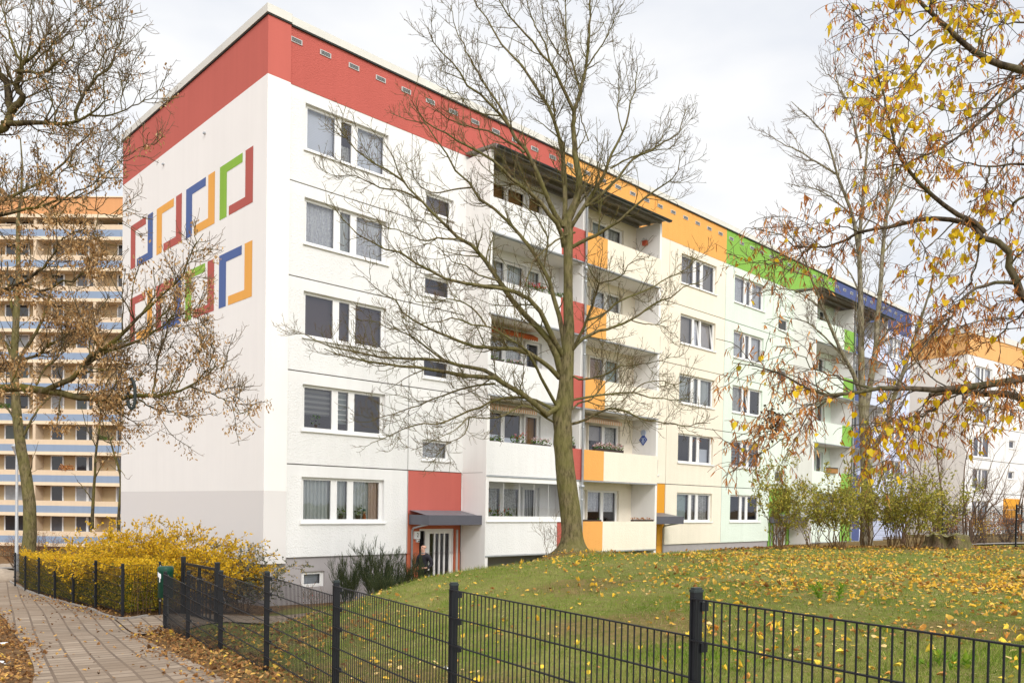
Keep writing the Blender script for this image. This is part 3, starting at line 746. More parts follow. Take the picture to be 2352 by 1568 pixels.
    ga, gb = r(5.56, 6.44); gl.face([(ga, y0 + .04, dz0 + .42), (gb, y0 + .04, dz0 + .42), (gb, y0 + .04, dz1 - .17), (ga, y0 + .04, dz1 - .17)], M['glass'])
    d = dr.build('entrance_door', B); gl.build('pane', d)
    hd = MB(); hd.tube([(f(5.50), y0 - .05, dz0 + .85), (f(5.50), y0 - .05, dz0 + 1.25)], .014, M['steel']); hd.box(*r(5.49, 5.51), y0 - .05, y0 + .02, dz0 + .9, dz0 + .92, M['steel']); hd.box(*r(5.49, 5.51), y0 - .05, y0 + .02, dz0 + 1.18, dz0 + 1.2, M['steel']); hd.build('handle', d)
    cn = MB(); ca, cb = r(4.58, 6.90); sx = 1 if f(1) > f(0) else -1
    cn.box(ca, cb, -1.1, -1.06, .98, 1.31, M['anthracite']); cn.box(*(r(4.58, 4.62)), -1.06, 0, .98, 1.31, M['anthracite']); cn.box(*(r(6.86, 6.90)), -1.06, 0, .98, 1.31, M['anthracite'])
    cn.box(*r(4.62, 6.86), -1.06, .0, 1.0, 1.03, M['smooth_white'])
    nseg = 5
    for i in range(nseg):
        xa, xb = 4.6 + (6.88 - 4.6) * i / nseg, 4.6 + (6.88 - 4.6) * (i + 1) / nseg - .012
        xa, xb = r(xa, xb); cn.face([(xa, -1.05, 1.285), (xb, -1.05, 1.285), (xb, -.0, 1.46), (xa, -.0, 1.46)], M['slate'])
    cn.build('entrance_canopy', B)
    pp = MB(); X = f(4.68); pp.tube([(X, -.9, 1.0), (X, -.5, .93), (X, -.12, .86), (X, -.05, .76), (X, -.05, -1.5)], .035, M['zinc']); pp.build('canopy_drainpipe', B)
    if si < 2: gp = MB(); gp.box(*r(6.68, 6.75), -.01, .03, -2, .78, M['vent']); gp.build('wall_strip', B)
# house number and bell beside the first door
sg = MB(); sg.box(4.80, 5.04, -.035, .03, .48, .74, M['paper']); sgo = sg.build('house_number', B)
fc = bpy.data.curves.new('numeral', 'FONT'); fc.body = '2'; fc.size = .20; fc.extrude = .003; fc.align_x = 'CENTER'; fc.align_y = 'CENTER'
tmp = bpy.data.objects.new('numeral', fc); COL.objects.link(tmp); bpy.context.view_layer.update()
me = bpy.data.meshes.new_from_object(tmp.evaluated_get(bpy.context.evaluated_depsgraph_get())); bpy.data.objects.remove(tmp)
me.materials.clear(); me.materials.append(M['ink']); no = link('numeral', me, sgo); no.location = (4.93, -.040, .61); no.rotation_euler = (R(90), 0, 0); no.scale = (.75, 1.05, 1)
bl = MB(); bl.box(4.90, 5.00, -.05, .03, .37, .465, M['paper']); bl.lathe([(.001, 0), (.03, 0), (.03, .02), (.012, .03)], (4.95, -.07, .40), M['dark'], 10); bl.build('doorbell_lamp', B)
# basement window
window(.60, 1.40, -.93, -.46, [(.72, 1.28)], [(0, 'blind_white', 0, 1)], y=.14, sill=False, name='basement_window')

# ---- air vents in the attic band: one mesh, copied
vm = MB(); vm.box(0, .38, -.035, -.012, 0, .15, M['vent'])
for i in range(3): vm.box(.035, .345, -.040, -.030, .025 + i * .038, .048 + i * .038, M['dark'])
vme = vm.mesh('air_vent')
for i in range(47):
    x = -.03 + 1.012 * i + (.03 if i > 12 else 0)
    if x < 0: x = .0
    if x + .4 > 47.6 or any(abs(x + .19 - f_) < .28 for f_ in (5.72, 18.04, 30.12, 42.4)): x += .0
    o = link('air_vent', vme, B); o.location = (x, 0, 15.235)
# ---- gable slab
def slab(x0, x1, sgn):
    g = MB(); g.box(x0, x1, -.06, 11.84, -.17, 14.0, M['gable'] if sgn < 0 else M['wall_lilac']); tag(g.build('gable_wall', B), 'plain smooth end wall')
    g = MB(); g.box(x0, x1, -.062, 11.84, 14.0, 15.70, M['band_red_smooth'] if sgn < 0 else M['band_blue']); g.build('gable_band', B)
slab(-.73, 0, -1); slab(47.85, 48.5, 1)
g = MB()
def capbox(x0, x1, y0, y1, z0, z1): g.box(x0, x1, y0, y1, z0, z1, M['cap'])
xe = [0.02] + [5.69 + 5.9 * i for i in range(7)] + [47.8]
for a, b in zip(xe[:-1], xe[1:]): capbox(a, b - .008, -.09, .5, 15.705, 15.93)
for i in range(4):
    capbox(-.79, .0, -.12 + i * 3.01 if i else -.12, -.12 + (i + 1) * 3.01 - .008, 15.72, 15.965)
capbox(47.82, 48.56, -.12, 11.9, 15.72, 15.96)
g.box(0.02, 47.8, -.075, .3, 15.665, 15.704, M['dark']); g.box(-.77, .0, -.10, 11.88, 15.68, 15.719, M['dark']); g.build('roof_edge', B)  # dark strips under the caps paint the shadow gap there
g = MB(); g.box(0, 47.85, .5, 11.8, 15.4, 15.5, M['slate']); g.build('roof', B)
g = MB(); g.box(-.6, 48.4, 11.78, 11.83, -2.2, 15.7, M['wall_white']); g.box(-.6, -.5, .1, 11.78, -2.2, 0, M['plinth']); g.box(48.3, 48.4, .1, 11.78, -2.2, 0, M['plinth']); g.build('rear_wall', B)
g = MB()
for yy in (4.2, 7.67): g.box(-.79, -.73, yy - .05, yy + .05, 13.60, 13.65, M['zinc'])
g.build('overflow_pipe', B)
# ---- painted open squares on the gable
mc = {}
for nm, c_ in (('red', (.46, .12, .10)), ('orange', (.80, .40, .10)), ('blue', (.10, .15, .34)), ('green', (.27, .47, .07))): mc[nm] = m_render(nm + '_mural_paint', c_, False, .1, 60)
rows = [(10.53, [('red', 'green'), ('orange', 'blue'), ('red', 'orange'), ('blue', 'red')]), (7.75, [('orange', 'blue'), ('red', 'green'), ('blue', 'red'), ('orange', 'red')])]
for zb, cols in rows:
    for i, (j, l_) in enumerate(cols):
        o_ = .79 + 2.623 * i; x = -.736; h_ = 1.66
        mm = MB()
        for (ya, yb, za, zc, cn_) in ((o_, o_ + .5, 0, h_, j), (o_ + .5, o_ + 1.6, 0, .28, j), (o_ + 1.76, o_ + 2.26, 0, h_, l_), (o_ + .69, o_ + 1.76, h_ - .28, h_, l_)):
            if yb > 11.83: yb = 11.83
            mm.face([(x, yb, zb + za), (x, ya, zb + za), (x, ya, zb + zc), (x, yb, zb + zc)], mc[cn_])
        tag(mm.build('painted_square', B), '%s and %s open square' % (j, l_))

# ---- balcony stacks
AWN = {(0, 2): 'awn_red', (0, 1): 'awn_stripe', (1, 1): 'awn_stripe'}
for pi, ax in enumerate((AX1, AX2)):
    half = 4.98
    fb = MB(); fl, frr = ax - half, ax + half
    fb.box(fl, fl + .14, -1.27, 0, -2.2, 13.88, M['smooth_white']); fb.box(frr - .14, frr, -1.27, 0, -2.2, 13.88, M['smooth_white']); fb.box(ax - .08, ax + .08, -1.22, 0, -2.2, 13.7, M['smooth_white'])
    for k in range(1, 5):       # faint joints on the outer face
        fb.box(fl - .004, fl + .02, -1.1, -.02, 2.8 * k - .004, 2.8 * k + .006, M['joint'])
    fb.build('balcony_side_wall', B)
    for sd_ in (0, 1):
        S = SEC[pi * 2 + sd_]; si = pi * 2 + sd_
        xa, xb = (fl + .14, ax - .08) if sd_ == 0 else (ax + .08, frr - .14)
        pa, pb = (fl + .02, ax - .003) if sd_ == 0 else (ax + .003, frr - .02)
        for k in range(5):
            z = 2.8 * k; b = MB(); sw = M['smooth_white']
            b.box(xa, xb, -1.19, 0, z - .10, z + .06, sw)
            ca, cb = (pa, ax - 1.33) if sd_ == 0 else (ax + 1.36, pb)
            b.box(ca, cb, -1.275, -1.20, z - .08, z + 1.10, M[S['wall']])
            b.box(pa, pb, -1.20, -1.13, z - .08, z + 1.08, sw)
            bo = b.build('balcony', B)
            a_ = MB(); aa, ab = (ax - 1.33, pb) if sd_ == 0 else (pa, ax + 1.36); a_.box(aa, ab, -1.277, -1.20, z - .078, z + 1.102, M[S['accent']]); a_.build('accent_panel', bo)
            dr_ = MB(); dr_.prism([(-1.30, z - .135), (-1.30, z - .105), (-1.27, z - .085), (-1.12, z - .085), (-1.12, z - .135)], 0, pa, pb, M['zinc']); dr_.build('drip_rail', bo)
            if (si, k) in AWN:
                m_ = M[AWN[(si, k)]]; w_ = MB(); wa, wb_ = (xa + .08, xa + 3.2) if sd_ == 0 else (xa + .05, xb - 1.3); n_ = 26; zt = z + 2.62
                w_.face([(wa, -.12, zt), (wb_, -.12, zt), (wb_, -.42, zt - .16), (wa, -.42, zt - .16)], m_)
                for i in range(n_):     # scalloped valance
                    u0, u1 = wa + (wb_ - wa) * i / n_, wa + (wb_ - wa) * (i + 1) / n_; um = (u0 + u1) / 2
                    w_.face([(u0, -.42, zt - .27), (um - (u1 - u0) * .2, -.42, zt - .31), (um + (u1 - u0) * .2, -.42, zt - .31), (u1, -.42, zt - .27), (u1, -.42, zt - .16), (u0, -.42, zt - .16)], m_)
                w_.tube([(wa, -.10, zt), (wb_, -.10, zt)], .05, M['pvc']); w_.build('awning', bo)
            if si == 0 and k == 0:      # frameless sliding glazing
                gl = MB(); gl.box(fl + .06, ax - .1, -1.30, -1.12, 1.103, 1.285, M['pvc']); gl.box(fl + .14, ax - .1, -1.27, -1.15, 2.50, 2.66, M['pvc']); gl.box(ax - .22, ax - .1, -1.26, -1.16, 1.285, 2.5, M['pvc'])
                gl.box(fl + .02, ax - .06, -1.33, -1.1, 1.085, 1.115, M['pvc'])
                go = gl.build('glazing', bo); pn = MB(); xs_ = np.linspace(fl + .14, ax - .22, 7)
                for i in range(6):
                    pn.face([(xs_[i] + .004, -1.21, 1.285), (xs_[i + 1] - .004, -1.21, 1.285), (xs_[i + 1] - .004, -1.21, 2.5), (xs_[i] + .004, -1.21, 2.5)], M['clear'])
                    if i: pn.box(xs_[i] - .004, xs_[i] + .004, -1.215, -1.205, 1.285, 2.5, M['pvc'])
                pn.build('pane', go)
    # corrugated balcony roof on purlins, with gutter
    rf = MB(); n_ = int((2 * half + .2) / .09); v = []; fcs = []
    for i in range(n_ * 4 + 1):
        x = fl - .10 + (2 * half + .2) * i / (n_ * 4); dz = .022 * (1 if i % 4 in (0, 1) else -1)
        v += [(x, -1.62, 13.93 + dz), (x, -.02, 14.06 + dz)]
    rf.idx(v, [(2 * i, 2 * i + 2, 2 * i + 3, 2 * i + 1) for i in range(n_ * 4)], M['corr']); ro = rf.build('balcony_roof', B)
    bm_ = MB()
    for yy, zz in ((-1.30, 13.80), (-.70, 13.845), (-.10, 13.89)): bm_.box(fl + .14, frr - .14, yy - .05, yy + .05, zz, zz + .13, M['timber'])
    bm_.build('purlin', ro)
    gt = MB(); pr = [(-1.62 - .065 + .07 * math.cos(t), 13.93 + .07 * math.sin(t)) for t in np.linspace(math.pi, 2 * math.pi, 9)]; pr = [(p_[0], p_[1] - .05) for p_ in pr]; pr += [(p[0] * 1.0, p[1]) for p in [(-1.62 - .065 + .06, 13.88), (-1.62 - .065 - .06, 13.88)]]
    gt.prism(pr, 0, fl - .06, frr + .06, M['dark'], False); gt.box(fl - .06, frr + .06, -1.63, -1.60, 13.80, 13.90, M['zinc']); gt.build('gutter', ro)
    dp = MB(); X = ax - .02
    dp.tube([(X, -1.66, 13.86), (X, -1.60, 13.74), (X, -1.42, 13.60), (X, -1.36, 13.5), (X, -1.36, -1.0)], .05, M['zinc'], 10)
    for zz in (1.9, 4.7, 7.5, 10.3, 13.2): dp.lathe([(.052, 0), (.065, .02), (.065, .05), (.052, .07)], (X, -1.36, zz), M['zinc'], 10)
    for zz in (2.45, 8.05, 10.85): dp.lathe([(.05, -.10), (.10, .0), (.10, .05), (.05, .06)], (X, -1.36, zz), M['zinc'], 10)
    dp.build('downpipe', B)
# ------------------------------------------------------------------ mesh fences
CL = MB(); CL.box(-.025, .025, -.012, .012, -.02, .02, M['fence']); CL.lathe([(.014, 0), (.014, .006), (.006, .010)], (0, 0, 0), M['steel'], 8)
CL2 = MB(); CL2.box(-.042, .002, -.03, .03, -.022, .022, M['fence']); CL2.box(-.050, -.042, -.016, .016, -.016, .016, M['steel']); clamp_me = CL2.mesh('clamp')
def panel_mesh(L, H, dbl=True, vs=.05, thick=.006):
    """double-bar mesh panel in the XZ plane, x 0..L, z 0..H"""
    mb = MB(); n = int(round(L / vs)); t = thick / 2
    for i in range(n + 1):
        x = L * i / n; mb.box(x - t, x + t, -t, t, 0, H + .0, M['fence'])
    zz = 0.03
    while zz <= H + .001:
        for yy in ((-.006, .006) if dbl else (0,)): mb.box(0, L, yy - .0032, yy + .0032, zz - .0032, zz + .0032, M['fence'])
        zz += .2
    return mb.mesh('panel')
def post_mesh(H, wx=.06, wy=.04):
    mb = MB(); b = .006; x, y = wx / 2, wy / 2
    pr = [(-x + b, -y), (x - b, -y), (x, -y + b), (x, y - b), (x - b, y), (-x + b, y), (-x, y - b), (-x, -y + b)]
    mb.prism(pr, 2, -.5, H, M['fence']); pc = [(p[0] * 1.1, p[1] * 1.15) for p in pr]
    mb.prism(pc, 2, H, H + .012, M['dark']); mb.prism([(p[0] * .9, p[1] * .9) for p in pr], 2, H + .012, H + .022, M['dark'])
    return mb.mesh('post')
def fence(label, pts, H, group=None, pheight=1.03, flip=False, thick=.006):
    """pts: (x, y, top of post)"""
    root = empty('mesh_fence', label, 'fence', (pts[0][0], pts[0][1], pts[0][2] - H), 0, group)
    inv = np.array(root.location); pm = post_mesh(H)
    for i, (x, y, t) in enumerate(pts):
        j = min(i, len(pts) - 2); az = math.atan2(pts[j + 1][1] - pts[j][1], pts[j + 1][0] - pts[j][0])
        p = link('post', pm, root); p.location = (x - inv[0], y - inv[1], t - H - inv[2] - .02); p.rotation_euler = (0, 0, az + R(90))
        for kz in range(int(pheight / .2)):
            zc = H - .07 - (.2 * kz if kz < 1 else .2 * kz)
            if kz in (3,) : continue
            c = link('clamp', clamp_me, p); c.location = (-.0 if not flip else 0, 0.0, zc); c.rotation_euler = (0, 0, R(180) if flip else 0); c.location.x = -.012 if not flip else .012
    for a, b in zip(pts[:-1], pts[1:]):
        d = np.array(b[:2]) - np.array(a[:2]); L = np.linalg.norm(d); top = min(a[2], b[2]) - .05
        pn = link('panel', panel_mesh(L, pheight, thick=thick), root); nn = np.array([-d[1], d[0]]) / L * .036 * (1 if not flip else -1)
        pn.location = (a[0] - inv[0] + nn[0], a[1] - inv[1] + nn[1], top - pheight - inv[2]); pn.rotation_euler = (0, 0, math.atan2(d[1], d[0]))
    return root
fence('anthracite double-bar mesh fence stepping down the lawn edge in the foreground', POSTS, 1.24)
hp = [(-8.10, 18.70), (-8.74, 18.25), (-10.32, 20.15), (-11.9, 22.05), (-13.47, 23.95), (-15.05, 25.85), (-16.62, 27.75), (-18.1, 29.6)]
fence('low anthracite mesh fence in front of the yellow hedge along the path', [(x, y, gz(x, y) + 1.24) for x, y in hp], 1.24, flip=True, thick=.0035)
# gate of two leaves
ga, gb = np.array([-7.66, 18.95]), np.array([-6.27, 17.3]); L = float(np.linalg.norm(gb - ga)); zb = -1.02
G_ = empty('garden_gate', 'anthracite two-leaf garden gate standing at the side path behind the fence', 'gate', (*ga, zb), math.atan2(gb[1] - ga[1], gb[0] - ga[0]))
for x in (0, L): p = link('post', post_mesh(1.34, .09, .09), G_); p.location = (x, 0, 0)
def leaf(x0, x1):
    mb = MB(); F_ = M['fence']
    for (a, b, c_, d_) in ((x0, x1, 1.17, 1.23), (x0, x1, .06, .11), (x0, x0 + .05, .11, 1.17), (x1 - .05, x1, .11, 1.17)): mb.box(a, b, -.02, .02, c_, d_, F_)
    n = int((x1 - x0 - .1) / .05)
    for i in range(1, n): x = x0 + .05 + (x1 - x0 - .1) * i / n; mb.box(x - .003, x + .003, -.003, .003, .11, 1.17, F_)
    for z in (.3, .5, .7, .9, 1.07): mb.box(x0 + .05, x1 - .05, -.007, .007, z - .004, z + .004, F_)
    return mb.build('gate_leaf', G_)
leaf(.06, L / 2 - .01); l2 = leaf(L / 2 + .01, L - .06)
hb = MB(); hb.box(L / 2 - .07, L / 2 + .08, -.035, .035, .82, .98, M['fence']); hb.tube([(L / 2 + .03, -.03, .92), (L / 2 + .03, -.08, .92), (L / 2 + .15, -.08, .92)], .01, M['steel']); hb.tube([(L / 2 + .03, .03, .92), (L / 2 + .03, .08, .92), (L / 2 + .15, .08, .92)], .01, M['steel']); hb.build('handle', l2)
# far fence on the right
fp = [(11.2, 34.5), (13.7, 34.6), (16.2, 34.4), (18.6, 32.2), (20.0, 29.8), (21.3, 27.5), (21.6, 27.2)]
def farf(lbl, pp, H, ph):
    r_ = fence(lbl, [(x, y, gz(x, y) + H) for x, y in pp], H, pheight=ph, thick=.009); return r_
fx = lambda px, D: ((px - 1176) / FPX * D, D)
farf('tall dark mesh fence behind the shrubs and stump, before the white block', [fx(q, 38) for q in (1985, 2080, 2175, 2252, 2347, 2445, 2540)], 1.5, 1.23)
farf('tall dark mesh fence between the stump and the right edge, ending the lawn', [fx(2165, 27.0), fx(2334, 27.2), fx(2500, 27.6)], 1.45, 1.23)
# ------------------------------------------------------------------ litter bin by the gate
bx_, by_ = -7.22, 16.95
LB = empty('litter_bin', 'dark green round litter bin on a grey pole with torn white stickers', 'litter bin', (bx_, by_, gz(bx_, by_)))
b = MB(); b.lathe([(.135, .62), (.15, .63), (.15, 1.12), (.16, 1.14), (.16, 1.24), (.14, 1.27), (.04, 1.28)], (0, 0, 0), M['binblue'], 24); bo = b.build('bin_body', LB)
b = MB(); b.tube([(.02, .02, -.3), (.02, .02, .7)], .035, M['zinc'], 10); b.build('pole', LB)
b = MB()
for (t0, t1, z0, z1, sk) in ((-2.35, -1.75, 1.07, 1.17, .05), (-2.0, -1.86, .95, 1.06, 0), (-2.95, -2.7, .96, 1.09, 0)):
    ts = np.linspace(t0, t1, 6); v = []
    for i, t in enumerate(ts):
        dz = -sk * i / 5; v += [(.163 * math.cos(t), .163 * math.sin(t), z0 + dz), (.163 * math.cos(t), .163 * math.sin(t), z1 + dz)]
    b.idx(v, [(2 * i, 2 * i + 2, 2 * i + 3, 2 * i + 1) for i in range(5)], M['paper'])
b.build('sticker', LB)
# ------------------------------------------------------------------ street lamp, boulder, stump, paper
p = at(38, 1298, 38); SLp = empty('street_lamp', 'slim pale grey street lamp post at the left edge of the picture', 'street lamp', (p[0], p[1], gz(p[0], p[1])))
b = MB(); b.lathe([(.10, -.2), (.10, .9), (.075, 1.0), (.055, 5.6), (.05, 5.7)], (0, 0, 0), M['lamp'], 14); b.build('lamp_post', SLp)
b = MB(); b.lathe([(.06, 5.62), (.10, 5.7), (.22, 6.0), (.26, 6.04), (.10, 6.16), (.02, 6.18)], (0, 0, 0), M['lamp'], 16); b.build('lamp_head', SLp)
def blob(name, mat, rad, seed, amp=.2, sub=3, flat=.7):
    import bmesh
    bm = bmesh.new(); bmesh.ops.create_icosphere(bm, subdivisions=sub, radius=1); g = random.Random(seed); o_ = [g.uniform(0, 9) for _ in range(6)]
    for v in bm.verts:
        x, y, z = v.co; f = 1 + amp * (math.sin(3 * x + o_[0]) * math.cos(2.6 * y + o_[1]) + .5 * math.sin(6 * z + o_[2] + 2 * x) * math.sin(5 * y + o_[3])) ; v.co = Vector((x * f * rad[0], y * f * rad[1], z * f * rad[2]))
    me = bpy.data.meshes.new(name); bm.to_mesh(me); bm.free(); me.materials.append(mat); me.polygons.foreach_set('use_smooth', [True] * len(me.polygons)); return me
p = at(14, 1332, 33); o = link('boulder', blob('boulder', M['stone'], (.75, .5, .38), 4)); o.location = (p[0], p[1], gz(p[0], p[1]) + .12); tag(o, 'brown boulder beside the path at the left edge', 'boulder')
o = link('boulder', blob('boulder', M['stone'], (.45, .4, .25), 8)); p = at(15, 1262, 46); o.location = (p[0], p[1], gz(p[0], p[1]) + .1); tag(o, 'small pale stone on the verge across the road', 'boulder')
# stump
sp_ = at(2178, 1252, 25.2); ST = empty('tree_stump', 'low weathered tree stump with hollow and mossy top by the shrubs', 'stump', (sp_[0], sp_[1], gz(sp_[0], sp_[1])))
M['stump'] = m_bark('weathered_stump_bark', (.17, .12, .075), (.12, .115, .035), 1.2, .7); M['stumptop'] = m_plain('cut_stump_top', (.17, .15, .07), .9, .4, 5, .6, 30)
n_ = 40; v = []; fcs = []
for j, (rr, zz) in enumerate([(.95, -.12), (.72, .06), (.62, .22), (.60, .38), (.57, .43), (.45, .42), (.2, .40)]):
    for i in range(n_):
        t = 2 * math.pi * i / n_; w = 1 + .10 * math.sin(3 * t + .5) + .07 * math.sin(7 * t + j * .3) + .05 * math.sin(13 * t)
        if abs((t - 4.25 + math.pi) % (2 * math.pi) - math.pi) < .22 and 0 < j < 4: w *= .72
        v.append((rr * w * math.cos(t), rr * w * math.sin(t) * .85, zz * (1 + .16 * math.sin(3 * t + 2) * math.sin(7 * t)) + .03 * math.sin(5 * t + j)))
for j in range(6):
    for i in range(n_): fcs.append((j * n_ + i, j * n_ + (i + 1) % n_, (j + 1) * n_ + (i + 1) % n_, (j + 1) * n_ + i))
b = MB(); b.idx(v, fcs[:4 * n_], M['stump'], True); b.build('stump_bark', ST); b = MB(); b.idx(v, fcs[4 * n_:] + [tuple(6 * n_ + i for i in range(n_))], M['stumptop'], True); b.build('cut_top', ST)
def scrap(px, py, D, s, lab):
    p = at(px, py, D); b = MB(); z = gz(p[0], p[1])
    vs = [(p[0] + rnd.uniform(-s, s) + dx * s, p[1] + dy * s, z + .03 + rnd.uniform(0, .06)) for dx, dy in ((-1, -.6), (0, -.8), (1, -.5), (-1, .5), (.1, .6), (1, .6))]
    c_ = np.array(vs).mean(0); o = link('paper_scrap', None)
    bpy.data.objects.remove(o); b.idx([tuple(np.array(q) - c_) for q in vs], [(0, 1, 4, 3), (1, 2, 5, 4)], M['paper']); o = b.build('paper_scrap'); o.location = c_; tag(o, lab, 'litter')
scrap(8, 1477, 13.6, .10, 'crumpled white paper scrap on the leaf litter left of the path')
scrap(12, 1524, 11.5, .05, 'tiny white paper scrap in the grass at the left edge')
scrap(810, 1528, 7.2, .03, 'small pale paper scrap in the grass behind the mesh fence')
scrap(1025, 1421, 8.9, .03, 'whitish scrap in the grass left of the middle fence post')

# ------------------------------------------------------------------ tower block at the far left
TWX, TWY = 0, 0
T_ = empty('apartment_tower', 'tall ochre tower block with blue balcony bands behind the trees at far left', 'apartment tower', (*at(279, 1275, 74.6)[:2], 0), R(-1.6))
tz = lambda py: float(at(200, py, 74.6)[2])
b = MB(); zt, zg = tz(500), -4.6
b.box(-50, 9, 1.25, 14, zg, zt + .3, M['tower_wall']); b.build('wall', T_)
b = MB(); b.box(-50.2, 9.2, -.1, 14, zt + .05, zt + 1.6, M['tower_orange']); b.box(-50.3, 9.3, -.2, 14.1, zt + 1.6, zt + 1.7, M['tower_cream']); b.box(-50.2, 9.2, -.25, 1.3, zt - .25, zt + .05, M['tower_cream']); tag(b.build('roof_band', T_), 'orange parapet')
pt = MB()
for x in (-33.0, -20.6, -14.4, -8.2, -2.62, 3.5): pt.box(x - .13, x + .13, -.02, 1.25, zg, zt, M['tower_band'])
pt.build('partition_wall', T_)
fl0 = tz(1245); nfl = 12
wm = MB(); P = M['pvc']
def tw(x0, x1, kind):
    mb = MB(); z0, z1 = .95, 2.30; y = 1.17
    mb.box(x0 - .12, x1 + .12, y, y + .08, z0 - .08, z0, P); mb.box(x0 - .12, x1 + .12, y, y + .08, z1, z1 + .1, P); mb.box(x0 - .12, x0, y, y + .08, z0, z1, P); mb.box(x1, x1 + .12, y, y + .08, z0, z1, P)
    if x1 - x0 > 1.4: mm_ = (x0 + x1) / 2; mb.box(mm_ - .11, mm_ + .11, y - .01, y + .08, z0, z1, P)
    return mb.mesh('window')
wms = {k_: tw(-w / 2, w / 2, 0) for k_, w in (('s', 1.0), ('d', 2.1))}
tg = [m_plain('tower_glass_' + str(i), c_, .08, .3, .8, spec=.6) for i, c_ in enumerate([(.03, .03, .035), (.30, .30, .30), (.10, .10, .11), (.05, .06, .05)])]
pms = {}
for k_, w in (('s', 1.0), ('d', 2.1)):
    for i in range(4):
        mb = MB(); mb.face([(-w / 2, 1.20, .95), (w / 2, 1.20, .95), (w / 2, 1.20, 2.3), (-w / 2, 1.20, 2.3)], tg[i]); pms[k_, i] = mb.mesh('pane')
bands = MB()
for k in range(nfl):
    z = fl0 + 2.8 * k
    if z > zt - 1: break
    b = MB(); b.box(-50, 9, .0, .10, z - .05, z + .98, M['tower_band']); b.box(-50.05, 9.05, -.03, 0, z - .12, z + .52, M['tower_blue']); b.box(-50.05, 9.05, -.05, 1.25, z - .42, z - .12, M['tower_cream'])
    b.build('balcony_band', T_)
    for x, kd in ((-30, 'd'), (-26, 's'), (-23, 'd'), (-17.8, 's'), (-10.6, 'd'), (-6.75, 's'), (-3.85, 'd'), (-.55, 's'), (2.0, 'd')):
        w = link('window', wms[kd], T_); w.location = (x, 0, z); q = link('pane', pms[kd, rnd.choice([0, 0, 1, 2, 3])], w)
# ------------------------------------------------------------------ white block at the far right
c0 = at(2212, 1240, 62); Cb = empty('apartment_building', 'white block with orange attic band at the far right beyond the fence', 'apartment building', (c0[0], c0[1], 0), YAW - .12)
zz = lambda py: float(at(2212, py, 62)[2]); ztop = zz(765); zband = zz(814); zf = [zz(v_) for v_ in (1212, 1130, 1052, 973, 893)]
cw = MB(); ops = []
wz = [(zz(1196), zz(1148)), (zz(1122), zz(1073)), (zz(1046), zz(998)), (zz(968), zz(918)), (zz(885), zz(835))]
f2 = lambda s: s
for (a, b_) in wz: ops.append((1.3, 4.3, a, b_, .2)); ops.append((7.7, 8.9, a + 1.0, a + 1.65, .2)); ops.append((17.5, 20.4, a, b_, .2)); ops.append((22.0, 24.9, a, b_, .2))
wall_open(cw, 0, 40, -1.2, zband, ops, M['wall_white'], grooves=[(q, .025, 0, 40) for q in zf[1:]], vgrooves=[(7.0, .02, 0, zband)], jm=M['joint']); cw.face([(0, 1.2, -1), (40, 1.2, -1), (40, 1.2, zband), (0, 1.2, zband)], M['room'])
cw.box(-.0, .02, .0, 12.5, -1.2, zband, M['cream_smooth']); cw.build('wall', Cb)
b = MB(); b.box(-.03, 40, -.03, 12.5, zband, ztop, m_render('faded_orange_plaster', (.74, .41, .16), False, .4, 22)); b.build('roof_band', Cb); b = MB(); b.box(-.1, 40, -.1, 12.6, ztop, ztop + .45, M['cap']); b.build('roof_edge', Cb)  # band orange muted in its colour to stand for distance haze
b = MB(); b.box(6.9, 10.0, -.03, .0, zz(1188), zz(1140), M['entry_orange']); b.box(6.9, 9.8, -1.1, 0, zz(1200), zz(1190), M['anthracite']); b.build('entrance_panel', Cb)
for i, (a, b_) in enumerate(wz):
    for (x0, x1) in ((1.3, 4.3), (17.5, 20.4), (22.0, 24.9)):
        window(x0, x1, a, b_, [(x0 + .12, x0 + 1.05), (x0 + 1.25, x0 + 1.65), (x0 + 1.85, x1 - .12)], [(0, ['cur_dark', 'blind_taupe', 'blind_dark', 'cur_grey', 'cur_white'][i], 0, 1), (2, ['cur_dark', 'blind_taupe', 'blind_dark', 'cur_grey', 'cur_white'][i], 0, 1)], parent=Cb)
    window(7.7, 8.9, a + 1.0, a + 1.65, [(7.8, 8.8)], [], parent=Cb, name='stair_window')
